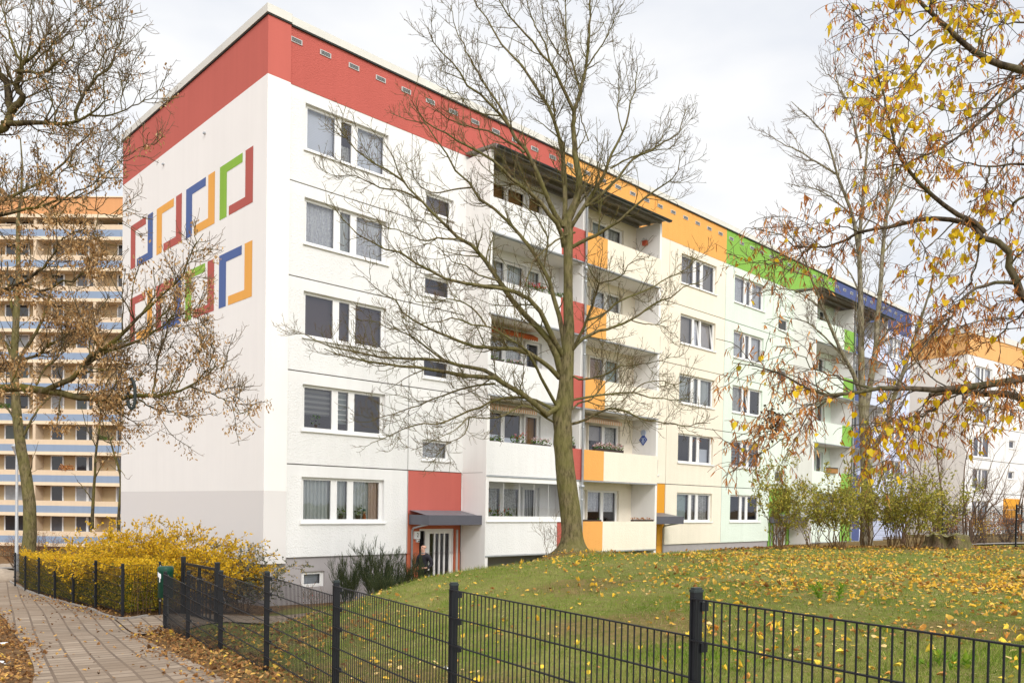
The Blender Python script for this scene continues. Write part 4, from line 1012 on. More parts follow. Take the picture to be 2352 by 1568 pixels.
# ------------------------------------------------------------------ trees
M['bark'] = m_bark('grey_green_maple_bark', (.185, .150, .08), (.145, .135, .042), 1.0, .8)
M['bark_dark'] = m_bark('dark_mossy_bark', (.105, .082, .05), (.16, .14, .025), 1.0, .7)
M['bark_linden'] = m_bark('linden_bark', (.13, .10, .07), (.15, .15, .06), 1.0, .4)
M['bark_pale'] = m_bark('pale_grey_bark', (.27, .235, .17), (.22, .19, .08), 1.0, .6)
M['twig'] = m_plain('brown_twig_bark', (.14, .085, .05), .8, .3, 3)
M['twig_grey'] = m_plain('grey_brown_twig_bark', (.17, .12, .07), .8, .3, 3)
M['twig_olive'] = m_plain('olive_twig_bark', (.15, .088, .038), .8, .3, 3)
def K2D(pt, off): return off + pt[0] * .33364, pt[1] * .33364
def traced(lst, off, D0, K=16, lim=None, seed=1, wob=.012):
    """surveyed limbs -> (N,K,3) centre lines and radii; each limb gets its own depth drift"""
    Ps, Rs, info = [], [], []
    g = np.random.default_rng(seed)
    for it in lst:
        pts, w0, w1 = it[0], it[1], it[2]
        px = np.array([K2D(p, off) for p in pts]); s = resample(px, K)
        d0 = D0
        if info:        # start on the limb it leaves
            best = min(((np.hypot(*(q - s[0])), dd) for (qs, ds) in info for q, dd in zip(qs, ds)), key=lambda t: t[0])
            if best[0] < 26: d0 = best[1]
        L = np.r_[0, np.cumsum(np.hypot(*np.diff(s, axis=0).T))] / FPX * D0
        sl = it[3] if len(it) > 3 else g.uniform(-.65, .5)
        D = d0 + sl * L + .15 * sl * np.sin(L * 1.2)
        if lim: D = np.clip(D, *lim)
        P = np.array([at(x, y, dd) for (x, y), dd in zip(s, D)])
        P[1:-1] += g.normal(0, wob, (K - 2, 3)) * np.linspace(.4, 1.6, K - 2)[:, None]
        w = (w0 + (w1 - w0) * np.linspace(0, 1, K) ** .92) * (1.04 if w0 < 60 else 1)
        Ps.append(P); Rs.append(w * .33364 / 2 * D / FPX); info.append((s, D))
    return np.array(Ps), np.array(Rs)
def trunk_mesh(name, prof, off, D, mat, parent, sides=28, seed=2, lump=.05, flare=0):
    """trunk from surveyed centre / width pairs, with bark lumps and root flare"""
    pr = np.array(prof, float); s = resample(pr, 60); g = np.random.default_rng(seed); V = []
    for j, (x, y, w) in enumerate(s):
        X_, Y_ = K2D((x, y), off); c_ = at(X_, Y_, D); r_ = w * .33364 / 2 * D / FPX
        for i in range(sides):
            t = 2 * math.pi * i / sides; f_ = 1 + lump * (math.sin(3 * t + j * .16) * math.cos(j * .31 + t) + .6 * math.sin(7 * t + .2 * j + math.sin(j * .5)) + .5 * math.sin(11 * t + j * .9))
            if flare: f_ *= 1 + flare * max(0, (j - 50) / 9) ** 2 * (.5 + .5 * math.sin(5 * t + 1.2)) * 1.2
            V.append(c_ + np.array([math.cos(t) * r_ * f_, math.sin(t) * r_ * f_, 0]))
    V = np.array(V); i = np.arange(59)[:, None] * sides; a = np.arange(sides)[None]; b = (a + 1) % sides
    F = np.stack([i + a, i + sides + a, i + sides + b, i + b], -1).reshape(-1, 4)
    return link(name, np_mesh(name, V - np.array(parent.location), F, mat), parent)

# ---- the bare maple in the middle
MT = [
 ([(1530, 1568), (1600, 1420), (1640, 1280), (1615, 1100), (1605, 950), (1600, 760)], 62, 28, 0),
 ([(1600, 770), (1640, 650), (1680, 470), (1700, 330), (1710, 150), (1715, 0), (1722, -130), (1730, -260)], 25, 6, .1),
 ([(1600, 770), (1560, 680), (1500, 560), (1440, 440), (1370, 370), (1280, 250), (1210, 170), (1130, 90), (1070, -20), (1020, -120)], 25, 6, -.3),
 ([(1440, 440), (1400, 300), (1330, 170), (1290, 60), (1260, -40), (1240, -140)], 13, 5),
 ([(1640, 620), (1590, 430), (1550, 300), (1545, 130), (1545, 0), (1535, -150)], 17, 5),
 ([(1690, 460), (1760, 360), (1830, 250), (1870, 150), (1950, 0)], 12, 4),
 ([(1545, 430), (1490, 360), (1440, 280), (1400, 150), (1370, 30)], 10, 4),
 ([(1540, 200), (1500, 60), (1470, -60)], 10, 4),
 ([(1530, 1560), (1470, 1480), (1390, 1290), (1340, 1180), (1260, 1020), (1200, 960), (1160, 880), (1100, 800), (1020, 720), (940, 640), (850, 570), (790, 460), (740, 400), (680, 340), (620, 270), (590, 190)], 36, 5, -.3),
 ([(1260, 1050), (1150, 980), (1030, 910), (890, 880), (800, 850), (700, 800), (620, 720), (570, 650)], 16, 4, .2),
 ([(1160, 880), (1080, 720), (1000, 600), (930, 480), (850, 330), (790, 200), (770, 120), (750, 40)], 18, 4, .2),
 ([(1530, 1560), (1540, 1380), (1530, 1130), (1490, 920), (1450, 800), (1400, 700), (1340, 590), (1250, 470), (1170, 380), (1100, 300), (1040, 200), (980, 110), (920, 10), (890, -60)], 36, 6, .3),
 ([(1525, 1130), (1530, 1000), (1475, 880), (1462, 640), (1440, 500), (1470, 400), (1490, 330)], 16, 4, -.4),
 ([(1530, 1700), (1500, 1560), (1440, 1500), (1370, 1390), (1180, 1240), (1080, 1140), (1000, 1080), (870, 1010), (780, 960), (690, 900), (600, 860), (530, 770), (480, 690)], 34, 5, -.5),
 ([(1700, 970), (1640, 760), (1655, 640), (1650, 500)], 9, 4, .4),
 ([(1560, 1600), (1650, 1450), (1720, 1350), (1800, 1220), (1850, 1080), (1910, 970), (1960, 850), (1980, 750), (2020, 640), (2030, 520), (2030, 400)], 30, 4, -.2),
 ([(1930, 900), (1900, 740), (1920, 580), (1900, 450)], 9, 3),
 ([(1680, 1420), (1800, 1330), (1860, 1270), (1930, 1190), (2010, 1090), (2110, 1050), (2200, 980), (2280, 950), (2350, 850), (2380, 740)], 24, 4, .25),
 ([(1850, 1160), (1960, 1100), (2060, 1060), (2140, 1030), (2230, 900), (2270, 820)], 13, 4, -.2),
 ([(1590, 1700), (1690, 1650), (1780, 1600), (1900, 1530), (1990, 1450), (2060, 1390), (2130, 1330), (2230, 1270), (2310, 1200), (2330, 1060)], 27, 4, -.35),
 ([(1570, 2440), (1640, 2310), (1690, 2200), (1740, 2060), (1770, 1950), (1850, 1940), (1930, 1890), (2000, 1800), (2070, 1780)], 24, 4, -.5),
 ([(1770, 1950), (1720, 1880), (1690, 1800), (1700, 1720)], 10, 3, -.3),
 ([(1580, 2420), (1650, 2340), (1740, 2290), (1850, 2260), (1990, 2200), (2170, 2080), (2280, 2035), (2380, 1960), (2470, 1960)], 25, 5, .3),
 ([(1700, 2200), (1800, 2165), (1900, 2080), (2010, 2030), (2130, 1980), (2270, 1900), (2390, 1840), (2450, 1750)], 17, 4, .1),
 ([(1560, 2560), (1640, 2610), (1740, 2600), (1850, 2560), (1920, 2520), (2050, 2510), (2200, 2480), (2270, 2430)], 15, 4, -.6),
 ([(1560, 2760), (1650, 2740), (1760, 2720), (1870, 2710), (2000, 2700), (2150, 2740), (2300, 2750), (2420, 2740)], 18, 4, .3),
 ([(1570, 2920), (1680, 2890), (1760, 2840), (1880, 2810), (2000, 2850), (2060, 2880), (2180, 2900), (2351, 2925), (2520, 2910)], 20, 4, -.4),
 ([(1580, 2820), (1640, 2770), (1720, 2750), (1800, 2650), (1890, 2560), (1960, 2440)], 13, 3, .5),
 ([(1530, 2700), (1450, 2860), (1350, 2790), (1250, 2720), (1130, 2650), (1050, 2600), (900, 2590), (780, 2570), (640, 2545), (480, 2530), (300, 2500), (150, 2480), (0, 2440), (-120, 2400)], 46, 6, -.35),
 ([(1130, 2650), (1050, 2580), (950, 2540), (820, 2520), (700, 2480), (560, 2470), (420, 2470), (250, 2460), (80, 2420), (-60, 2390), (-200, 2330), (-330, 2270)], 30, 4, .1),
 ([(1510, 2570), (1490, 2480), (1450, 2380), (1400, 2300), (1310, 2220), (1230, 2130), (1150, 2030), (1080, 1930), (1000, 1800), (930, 1720), (830, 1650), (740, 1590), (690, 1540), (640, 1490), (560, 1390), (500, 1330), (430, 1250), (390, 1150), (350, 1080), (290, 970)], 48, 5, -.25),
 ([(1530, 2460), (1440, 2300), (1380, 2160), (1290, 2060), (1240, 2020), (1120, 1990), (1000, 1975), (880, 1950), (760, 1930), (640, 1880), (540, 1830), (430, 1760), (330, 1720), (250, 1680), (120, 1620), (0, 1500), (-60, 1420)], 38, 4, -.5),
 ([(1540, 2430), (1510, 2210), (1470, 2090), (1430, 1930), (1350, 1780), (1290, 1700), (1230, 1610), (1150, 1530), (1060, 1440), (960, 1380), (900, 1280), (800, 1190), (700, 1030), (640, 930), (560, 850), (470, 830), (400, 800), (340, 780)], 36, 4, .1),
 ([(430, 1250), (330, 1180), (200, 1110), (90, 1020), (0, 900), (-60, 840), (-90, 780)], 16, 3, -.2),
 ([(560, 1390), (430, 1320), (300, 1300), (180, 1250), (90, 1210), (-40, 1215), (-150, 1150)], 14, 3, .1),
 ([(1500, 2600), (1420, 2520), (1290, 2430), (1200, 2400), (1060, 2395), (940, 2390), (830, 2360), (720, 2320), (620, 2270), (520, 2220), (430, 2150), (360, 2060), (270, 2000), (200, 1950), (150, 1900)], 34, 4, -.65),
 ([(1480, 2790), (1410, 2660), (1370, 2590), (1330, 2510), (1280, 2430), (1210, 2360), (1090, 2290), (1000, 2250), (880, 2230), (760, 2190), (640, 2210), (540, 2230)], 24, 4, -.8),
 ([(1480, 2830), (1300, 2740), (1180, 2735), (1040, 2760), (930, 2810), (800, 2860), (690, 2910), (560, 2920), (420, 2960), (290, 3010), (200, 3050)], 22, 4, -.3),
 ([(1470, 2910), (1340, 2830), (1250, 2790), (1130, 2850), (1000, 2880), (880, 2870), (760, 2960), (600, 3050), (480, 3100)], 15, 3, -.6),
 ([(880, 2870), (865, 2950), (820, 3010), (720, 3060), (600, 3200), (560, 3250)], 9, 3, -.1),
 ([(1060, 2640), (940, 2650), (820, 2680), (640, 2740), (480, 2810), (280, 2870), (150, 2900), (60, 2880)], 15, 3, .15),
 ([(1607, 1600), (1500, 1640), (1347, 1763), (1301, 1848), (1250, 1990), (1250, 2060)], 14, 6, -.5),
 ([(700, 2480), (560, 2370), (460, 2300), (330, 2260), (220, 2210), (90, 2190)], 13, 3, .0),
 ([(1000, 2250), (930, 2150), (840, 2080), (720, 2060), (600, 2090), (480, 2040), (380, 1960)], 13, 3, .1),
 ([(830, 1650), (700, 1640), (560, 1650), (430, 1600), (300, 1560), (180, 1450)], 14, 3, -.4),
 ([(1080, 1930), (960, 1900), (860, 1830), (770, 1800), (640, 1690), (560, 1680)], 13, 3, .2),
 ([(900, 1290), (780, 1300), (650, 1330), (540, 1270), (430, 1100), (380, 1000)], 12, 3, -.3),
 ([(1100, 800), (1000, 790), (880, 740), (800, 640), (740, 640), (640, 490)], 11, 3, .1),
 ([(2000, 2700), (2080, 2640), (2200, 2620), (2300, 2650), (2420, 2600)], 9, 3, .2),
 ([(1990, 2200), (2080, 2230), (2200, 2240), (2320, 2330)], 9, 3, -.1),
 ([(1400, 1800), (1420, 1650), (1380, 1560), (1300, 1450), (1220, 1380), (1100, 1330)], 14, 4, .3),
]
TP_, TR_ = traced(MT, 784.4, 20.0, K=18, lim=(14.5, 23.6), seed=5)
tb = at(1300, 1262, 20.0)
MTree = empty('maple_tree', 'large bare maple with spreading limbs on the lawn mound before the balconies', 'tree', (tb[0], tb[1], gz(tb[0], tb[1])))
trunk_mesh('trunk', [(1555, 1480, 46), (1560, 1560, 66), (1560, 1668, 66), (1560, 1868, 63), (1560, 2068, 67), (1565, 2268, 73), (1557, 2418, 88), (1550, 2568, 96), (1545, 2668, 102), (1535, 2768, 120), (1518, 2868, 127), (1527, 2968, 125), (1522, 3060, 130), (1531, 3132, 127), (1550, 3330, 136), (1575, 3530, 146), (1588, 3680, 152), (1588, 3745, 182), (1583, 3790, 235), (1580, 3830, 310), (1580, 3880, 380)], 784.4, 20.0, M['bark'], MTree, flare=.35, lump=.035)
W = Wood(); W.add(TP_, TR_, 8)
c1, r1 = grow(TP_, TR_, 4.0, (.5, 1.8), (28, 58), K=7, up=.14, wob=.15, tmin=.14, rfac=.5, rtip=.005, rmax=.022, seed=21)
W.add(c1, r1, 5)
c2, r2 = grow(c1, r1, 7.5, (.22, .75), (30, 65), K=6, up=.12, wob=.19, tmin=.12, rfac=.7, rtip=.0035, rmax=.009, seed=22)
W.add(c2, r2, 4)
c2b, r2b = grow(TP_, TR_, 6.0, (.2, .7), (35, 75), K=6, up=.12, wob=.25, tmin=.25, rfac=.35, rtip=.004, rmax=.010, seed=24); W.add(c2b, r2b, 4)
c2a = np.concatenate([c2, c2b]); r2a = np.concatenate([r2, r2b])
c3, r3 = grow(c2a, r2a, 9.0, (.08, .30), (28, 65), K=4, up=.10, wob=.22, tmin=.15, rfac=.8, rtip=.003, rmax=.0055, seed=23)
W.build('branches', M['bark'], MTree, extra=[(c3, r3, 3)], emat=M['twig_olive'])

# ---- maple at the left edge, with hanging dry seeds; the trunk stands outside the picture
LT = [
 ([(-420, 1080), (-200, 1110), (0, 1110), (100, 1100), (200, 1095), (300, 1120), (450, 1150), (600, 1180), (750, 1180), (900, 1170), (1050, 1160), (1200, 1150), (1270, 1100), (1330, 1050), (1400, 990), (1450, 940), (1480, 820)], 78, 5, -.05),
 ([(1300, 1090), (1420, 1130), (1540, 1180), (1640, 1190), (1690, 1180)], 13, 3, .1), ([(1540, 1180), (1580, 1230), (1640, 1270), (1710, 1270)], 8, 3, -.1), ([(1400, 990), (1520, 950), (1570, 880)], 8, 3, .2), ([(950, 1180), (1060, 1240), (1150, 1270), (1290, 1300)], 12, 3, .2),
 ([(300, 1125), (450, 1060), (520, 1020), (560, 960), (620, 900), (720, 830), (800, 780), (900, 690), (970, 620), (1030, 540), (1100, 470), (1200, 380), (1290, 260), (1340, 120), (1400, 40)], 42, 4, -.3),
 ([(590, 940), (700, 870), (800, 830), (900, 800), (1000, 760), (1080, 700), (1150, 640), (1240, 610), (1350, 600), (1440, 590)], 30, 4, .15),
 ([(-420, 1000), (-150, 1000), (0, 990), (60, 940), (160, 900), (280, 870), (340, 810), (430, 750), (520, 700), (620, 650), (700, 560), (760, 470)], 36, 5, .3),
 ([(250, 1080), (290, 1000), (350, 930), (430, 850), (440, 740), (460, 640)], 15, 4, .4),
 ([(-420, 480), (-150, 450), (0, 440), (90, 410), (180, 410), (330, 420), (450, 370), (600, 310), (720, 280)], 40, 5, -.2),
 ([(60, 420), (180, 360), (300, 270), (330, 230), (400, 150), (440, 80), (520, 20), (590, 0)], 24, 6, -.4),
 ([(1000, 760), (1080, 640), (1180, 520), (1250, 330)], 14, 4, .2), ([(1050, 1160), (1080, 950), (1120, 760), (1200, 620)], 16, 4, .3), ([(740, 1180), (880, 1100), (980, 1000), (1050, 860)], 12, 4, -.2),
 ([(1200, 1150), (1300, 960), (1380, 830), (1400, 760)], 9, 3, .1), ([(520, 1020), (640, 990), (800, 960), (900, 940)], 12, 3, .3), ([(820, 1180), (840, 1230), (820, 1300)], 12, 4, 0), ([(660, 1180), (680, 1230)], 14, 8, 0),
]
LTu = [
 ([(-420, 980), (-150, 930), (20, 880), (60, 830), (70, 700), (40, 560), (0, 500), (-90, 440)], 66, 40, .0),
 ([(70, 770), (150, 680), (110, 600), (140, 520), (150, 430), (190, 400)], 50, 26, -.3),
 ([(150, 430), (230, 390), (300, 280), (340, 190), (370, 80), (395, -40)], 20, 4, -.2), ([(150, 430), (90, 330), (60, 200), (20, 60), (10, -50)], 20, 5, .3), ([(180, 410), (210, 250), (220, 100), (250, -40)], 14, 4, .1),
 ([(110, 490), (200, 490), (270, 500), (360, 460), (420, 420), (520, 440), (640, 460)], 26, 4, -.4),
 ([(20, 850), (200, 845), (350, 850), (530, 840), (600, 800), (680, 730), (770, 680)], 42, 6, -.2),
 ([(530, 840), (520, 780), (560, 680), (600, 620), (650, 560), (750, 470), (800, 350), (830, 300), (800, 200), (760, 60)], 24, 3, .1), ([(600, 620), (700, 420), (740, 250), (755, 90)], 10, 3, -.2),
 ([(600, 790), (720, 800), (850, 760), (950, 700), (1080, 640), (1120, 550)], 14, 3, .2), ([(840, 760), (835, 680), (870, 580), (920, 440), (930, 330)], 8, 2, .1), ([(560, 680), (540, 540), (550, 420), (640, 330), (690, 230)], 12, 3, .3),
 ([(-300, 1480), (0, 1390), (100, 1340), (200, 1290), (320, 1230), (400, 1170), (480, 1080), (520, 1000), (600, 930), (640, 900)], 28, 8, .5),
 ([(-420, 1500), (-100, 1480), (100, 1470), (200, 1440), (300, 1420), (450, 1380), (520, 1370), (600, 1310)], 32, 8, -.3),
 ([(340, 1440), (500, 1330), (640, 1260), (760, 1170), (850, 1100), (950, 1020), (1050, 990)], 13, 3, .1), ([(600, 1340), (720, 1250), (790, 1100), (820, 960)], 9, 3, .2), ([(480, 1380), (620, 1440), (760, 1480), (880, 1400)], 10, 3, -.1),
 ([(200, 490), (280, 380), (400, 280), (480, 160), (560, 20)], 11, 3, -.2), ([(360, 460), (480, 330), (600, 150), (660, 10)], 10, 3, .2), ([(300, 845), (360, 700), (340, 560), (380, 430)], 12, 3, .4), ([(0, 500), (-60, 300), (-40, 100), (0, -60)], 22, 8, .1), ([(70, 640), (180, 560), (320, 520), (470, 500)], 12, 3, .3),
 ([(250, 1430), (380, 1300), (420, 1180), (560, 1130), (700, 1090)], 10, 3, -.3),
]
LT = LT[:]; LTall = [([(x, y + 1568) for x, y in b_[0]], *b_[1:]) for b_ in LT] + LTu
LP_, LR_ = traced(LTall, 0, 11.0, K=16, lim=(8.0, 14.5), seed=8)
lb = at(-140, 1500, 11.0)
LTree = empty('maple_tree', 'mossy maple with hanging dry seed clusters reaching in from the left edge', 'tree', (lb[0], lb[1], gz(lb[0], lb[1])))
trunk_mesh('trunk', [(-400, -900, 8), (-410, -300, 30), (-420, 300, 62), (-425, 800, 90), (-420, 1500, 105), (-425, 2100, 120), (-430, 2700, 135), (-440, 3400, 150), (-440, 4300, 190), (-440, 4700, 260)], 0, 11.0, M['bark_dark'], LTree, flare=.3)
W = Wood(); W.add(LP_, LR_, 8)
def crown_limbs(col, off, D, r0, seed, ln):
    P = resample(np.array([at(*K2D(q, off), D) for q in col]), 12)[None]; rr = np.linspace(r0, .02, 12)[None]
    a, ar = grow(P, rr, 2.6, ln, (45, 85), K=8, up=.12, wob=.14, tmin=.02, rfac=.45, rtip=.006, seed=seed); b_, br_ = grow(a, ar, 4, (.3, 1.0), (30, 65), K=6, up=.12, wob=.2, tmin=.15, rfac=.5, rtip=.004, rmax=.012, seed=seed + 1)
    return a, ar, b_, br_
o1, or1, o2, or2 = crown_limbs([(-425, 1900), (-420, 900), (-410, 0), (-400, -850)], 0, 11.0, .14, 35, (.8, 2.3)); W.add(o1, or1, 6); W.add(o2, or2, 4)
l1, lr1 = grow(LP_, LR_, 10.5, (.3, 1.1), (28, 70), K=6, up=.14, wob=.22, tmin=.20, rfac=.5, rtip=.004, rmax=.012, seed=31); W.add(l1, lr1, 5)
l2, lr2 = grow(l1, lr1, 12.0, (.12, .55), (30, 70), K=5, up=.2, wob=.2, tmin=.1, rfac=.7, rtip=.0028, rmax=.006, seed=32)
l3, lr3 = grow(l2, lr2, 9.0, (.05, .2), (35, 70), K=4, up=.1, wob=.2, tmin=.1, rfac=.8, rtip=.002, rmax=.0035, seed=33)
W.build('branches', M['bark_dark'], LTree, extra=[(l2, lr2, 4), (l3, lr3, 3)], emat=M['twig_grey'])
g = np.random.default_rng(77)
sc_pos, _ = along(l2, 11.0, g, .25)
w_ = 1176 + FPX * ((sc_pos - CAM) @ _r) / ((sc_pos - CAM) @ _d); h_ = CYP - FPX * ((sc_pos - CAM) @ _u) / ((sc_pos - CAM) @ _d)
prob = np.clip((h_ - 150) / 500, .10, 1) * np.where(vnoise(sc_pos[:, 0], sc_pos[:, 2], 2.4, 3) > .38, 1, .15) * np.where(w_ > 230, np.where(w_ > 300, .42, .55), 1)
sc_pos = sc_pos[g.random(len(sc_pos)) < prob]
cn_ = 7; ctr = np.repeat(sc_pos, cn_, 0); off_ = g.normal(0, 1, (len(ctr), 3)) * np.array([.035, .035, .04]) + np.array([0, 0, -.04])
yd = g.normal(0, .5, (len(ctr), 3)) + np.array([0, 0, -1.0])
M['samara'] = m_island('dry_maple_seed', [(0, (.24, .125, .045)), (.5, (.44, .26, .105)), (.85, (.58, .38, .18)), (1, (.68, .50, .28))], .8, .25)
leaf_obj('foliage', ctr + off_, np.stack([g.uniform(.018, .038, len(ctr)), g.uniform(.03, .058, len(ctr)), np.full(len(ctr), .04)], 1), yd, LEAF6, M['samara'], LTree, seed=34)
# bicycle tube hung over the big limb
tc_ = [(905, 1030 + 1568), (925, 1080 + 1568), (930, 1150 + 1568), (925, 1220 + 1568), (905, 1245 + 1568), (885, 1215 + 1568), (880, 1150 + 1568), (895, 1105 + 1568), (918, 1075 + 1568), (900, 1040 + 1568), (880, 1045 + 1568)]
pp = resample(np.array([at(*K2D(q, 0), 10.72 if i < 6 else 10.9) for i, q in enumerate(tc_)]), 40); b = MB(); c_ = pp.mean(0); b.tube(pp - c_, .022, M['dark'], 8); o = b.build('rubber_tube'); o.location = c_; tag(o, 'black rubber tube looped over the big mossy branch at left', 'tube')

# ---- linden at the right edge with yellow leaves and brown bracts; trunk outside the picture
y2 = lambda L: [(x, y + 1568) for x, y in L]
RT = [
 (y2([(2950, 1500), (2600, 1330), (2420, 1250), (2351, 1210), (2250, 1160), (2150, 1128), (2000, 1125), (1850, 1130), (1780, 1148), (1700, 1150)]), 84, 30, .1),
 (y2([(2950, 1040), (2650, 1010), (2420, 1020), (2351, 1030), (2250, 1050), (2150, 1078), (2050, 1090), (1900, 1100), (1800, 1105), (1650, 1100), (1480, 1100), (1350, 1105), (1250, 1130), (1150, 1140), (1000, 1140), (900, 1100), (780, 1060), (660, 1000), (580, 960), (450, 950), (350, 930)]), 72, 5, -.1),
 (y2([(1350, 1105), (1200, 1080), (1100, 1030), (980, 1000), (870, 950), (760, 860), (640, 820)]), 18, 3, .3),
 (y2([(1850, 1130), (1800, 1190), (1730, 1250), (1600, 1300), (1480, 1330), (1400, 1330), (1290, 1400)]), 24, 5, -.3),
 (y2([(1150, 1140), (1000, 1180), (900, 1260), (800, 1390), (700, 1450), (560, 1540), (420, 1620)]), 13, 3, .2),
 ([(2950, 760), (2650, 600), (2450, 520), (2351, 485), (2220, 450), (2130, 430), (2030, 360), (1930, 290), (1850, 220), (1760, 130), (1700, 70), (1600, -10), (1500, -120)], 70, 18, -.1),
 ([(1870, 270), (1750, 330), (1680, 400), (1600, 500), (1530, 580), (1470, 620), (1400, 650), (1300, 690), (1200, 740)], 15, 4, -.3), ([(1730, 120), (1640, 190), (1560, 280), (1500, 400), (1450, 440)], 11, 4, .3), ([(1730, 110), (1710, 40), (1690, -60)], 20, 12, 0), ([(2030, 360), (2060, 220), (2130, 60), (2180, -60)], 14, 5, .2),
 ([(2600, 200), (2351, 400), (2290, 480), (2200, 590), (2130, 690), (2020, 780), (1900, 860), (1780, 930), (1680, 960)], 26, 4, .2),
 ([(2700, 420), (2450, 540), (2351, 590), (2250, 690), (2130, 750), (2030, 850), (1900, 950), (1800, 1020), (1700, 1060), (1600, 1090), (1450, 1180), (1350, 1260)], 32, 4, -.2),
 ([(2950, 2650), (2700, 2430), (2450, 2150), (2340, 2040), (2310, 1940), (2270, 1840), (2230, 1750), (2160, 1680), (2080, 1610), (2000, 1560)], 72, 38, .0),
 ([(2080, 1600), (2000, 1520), (1900, 1480), (1780, 1400), (1680, 1320), (1600, 1220), (1530, 1140), (1470, 1020), (1430, 900), (1400, 780), (1380, 660), (1340, 540), (1330, 400), (1300, 250)], 36, 4, -.15),
 ([(2050, 1580), (1960, 1540), (1880, 1512), (1750, 1505), (1600, 1515), (1450, 1560), (1300, 1590), (1150, 1640), (1000, 1680), (900, 1693), (830, 1693), (770, 1670), (680, 1610), (560, 1580), (480, 1560)], 38, 4, .15),
 ([(2290, 1950), (2200, 1945), (2100, 1960), (2000, 2000), (1920, 2060), (1880, 2130), (1800, 2220), (1700, 2320), (1640, 2420), (1560, 2540)], 26, 5, -.2),
 ([(2045, 1620), (2035, 1780), (1990, 1920), (1930, 2020), (1850, 2100), (1780, 2230)], 15, 4, .3),
 ([(2600, 1120), (2351, 1130), (2230, 1132), (2100, 1145), (2000, 1130), (1900, 1090), (1800, 1000)], 24, 4, .2), ([(2110, 1150), (2105, 1250), (2060, 1340), (1960, 1400)], 14, 5, -.3), ([(2500, 1330), (2310, 1370), (2260, 1450), (2180, 1545)], 22, 14, .2),
 ([(2500, 800), (2351, 900), (2260, 1020), (2200, 1200), (2190, 1300)], 12, 4, -.1), ([(2600, 1650), (2351, 1720), (2250, 1760)], 16, 8, .1), ([(2450, 130), (2300, 150), (2200, 150), (2080, 90), (1960, 60)], 14, 4, -.2), ([(2600, 2000), (2420, 2080), (2300, 2200), (2200, 2290), (2060, 2380), (1950, 2430)], 18, 4, .3),
 ([(1480, 2668), (1400, 2760), (1300, 2830), (1260, 2920), (1240, 3030)], 11, 3, -.3), ([(1700, 2718), (1640, 2820), (1600, 2930), (1500, 3060)], 10, 3, .2), ([(1000, 2708), (880, 2780), (760, 2830), (640, 2920), (560, 3010)], 10, 3, -.2), ([(1250, 1610), (1100, 1560), (960, 1600), (820, 1560), (700, 1600)], 9, 3, -.2), ([(900, 1693), (780, 1770), (640, 1790), (560, 1870)], 9, 3, .2), ([(1300, 250), (1240, 130), (1210, 0)], 8, 3, .1), ([(1560, 280), (1450, 180), (1350, 60), (1280, -20)], 9, 3, -.2),
 ([(2080, 90), (1960, 20), (1880, -60)], 10, 4, .2), ([(1900, 2668), (1980, 2780), (2080, 2860)], 10, 3, .2), ([(1880, 1512), (1800, 1600), (1700, 1700), (1620, 1830), (1600, 1950)], 11, 3, -.2),
]
RP_, RR_ = traced(RT, 1567.6, 8.6, K=16, lim=(6.2, 11.5), seed=9)
rb = at(1567.6 + 2980 * .33364, 1500, 8.6)
RTree = empty('linden_tree', 'linden with last yellow leaves and brown bracts reaching in from the right edge', 'tree', (rb[0], rb[1], gz(rb[0], rb[1])))
trunk_mesh('trunk', [(3020, -1500, 8), (3010, -900, 36), (3000, -300, 74), (2990, 600, 110), (2980, 1500, 140), (2985, 2300, 165), (2990, 3200, 180), (2990, 4300, 200), (2990, 4800, 260)], 1567.6, 8.6, M['bark_linden'], RTree, flare=.3)
W = Wood(); W.add(RP_, RR_, 8)
o1, or1, o2, or2 = crown_limbs([(2990, 2300), (2990, 900), (3005, -300), (3018, -1400)], 1567.6, 8.6, .13, 47, (.8, 2.2)); W.add(o1, or1, 6); W.add(o2, or2, 4)
q1, qr1 = grow(RP_, RR_, 9.5, (.35, 1.2), (28, 70), K=7, up=-.02, wob=.18, tmin=.22, rfac=.5, rtip=.003, rmax=.008, seed=41); W.add(q1, qr1, 5)
q2, qr2 = grow(q1, qr1, 13.0, (.14, .55), (30, 70), K=6, up=-.14, wob=.16, tmin=.1, rfac=.7, rtip=.002, rmax=.004, seed=42)
W.build('branches', M['bark_linden'], RTree, extra=[(q2, qr2, 4)], emat=M['twig'])
M['linden_leaf'] = m_island('yellow_linden_leaf', [(0, (.72, .47, .015)), (.4, (.86, .60, .015)), (.75, (.80, .60, .03)), (.9, (.55, .50, .05)), (1, (.60, .28, .03))], .5, .4)
M['bract'] = m_island('brown_linden_bract', [(0, (.28, .095, .025)), (.5, (.52, .20, .05)), (.85, (.66, .31, .09)), (1, (.74, .44, .18))], .8, .3)
lp, lt = along(q2, 5.0, g, .35)
def img(P): z = (P - CAM) @ _d; return 1176 + FPX * ((P - CAM) @ _r) / z, CYP - FPX * ((P - CAM) @ _u) / z
ix, iy = img(lp)
dens = .02 + .55 * np.exp(-((ix - 2150) / 90) ** 2 - ((iy - 110) / 130) ** 2) + .35 * np.exp(-((ix - 2050) / 60) ** 2 - ((iy - 240) / 80) ** 2) + .35 * np.exp(-((ix - 1990) / 60) ** 2 - ((iy - 1010) / 70) ** 2) + .22 * np.exp(-((ix - 2150) / 110) ** 2 - ((iy - 560) / 90) ** 2) + .22 * np.exp(-((ix - 2220) / 70) ** 2 - ((iy - 520) / 60) ** 2) + .15 * np.exp(-((ix - 2150) / 140) ** 2 - ((iy - 960) / 80) ** 2) + .12 * (iy < 60) * (ix > 1960)
sel = g.random(len(lp)) < dens * 4.2
yl = lp[sel]; n = len(yl)
yax = np.stack([g.normal(0, .4, n), g.normal(0, .4, n), -np.ones(n)], 1); sz = g.uniform(.042, .088, n)
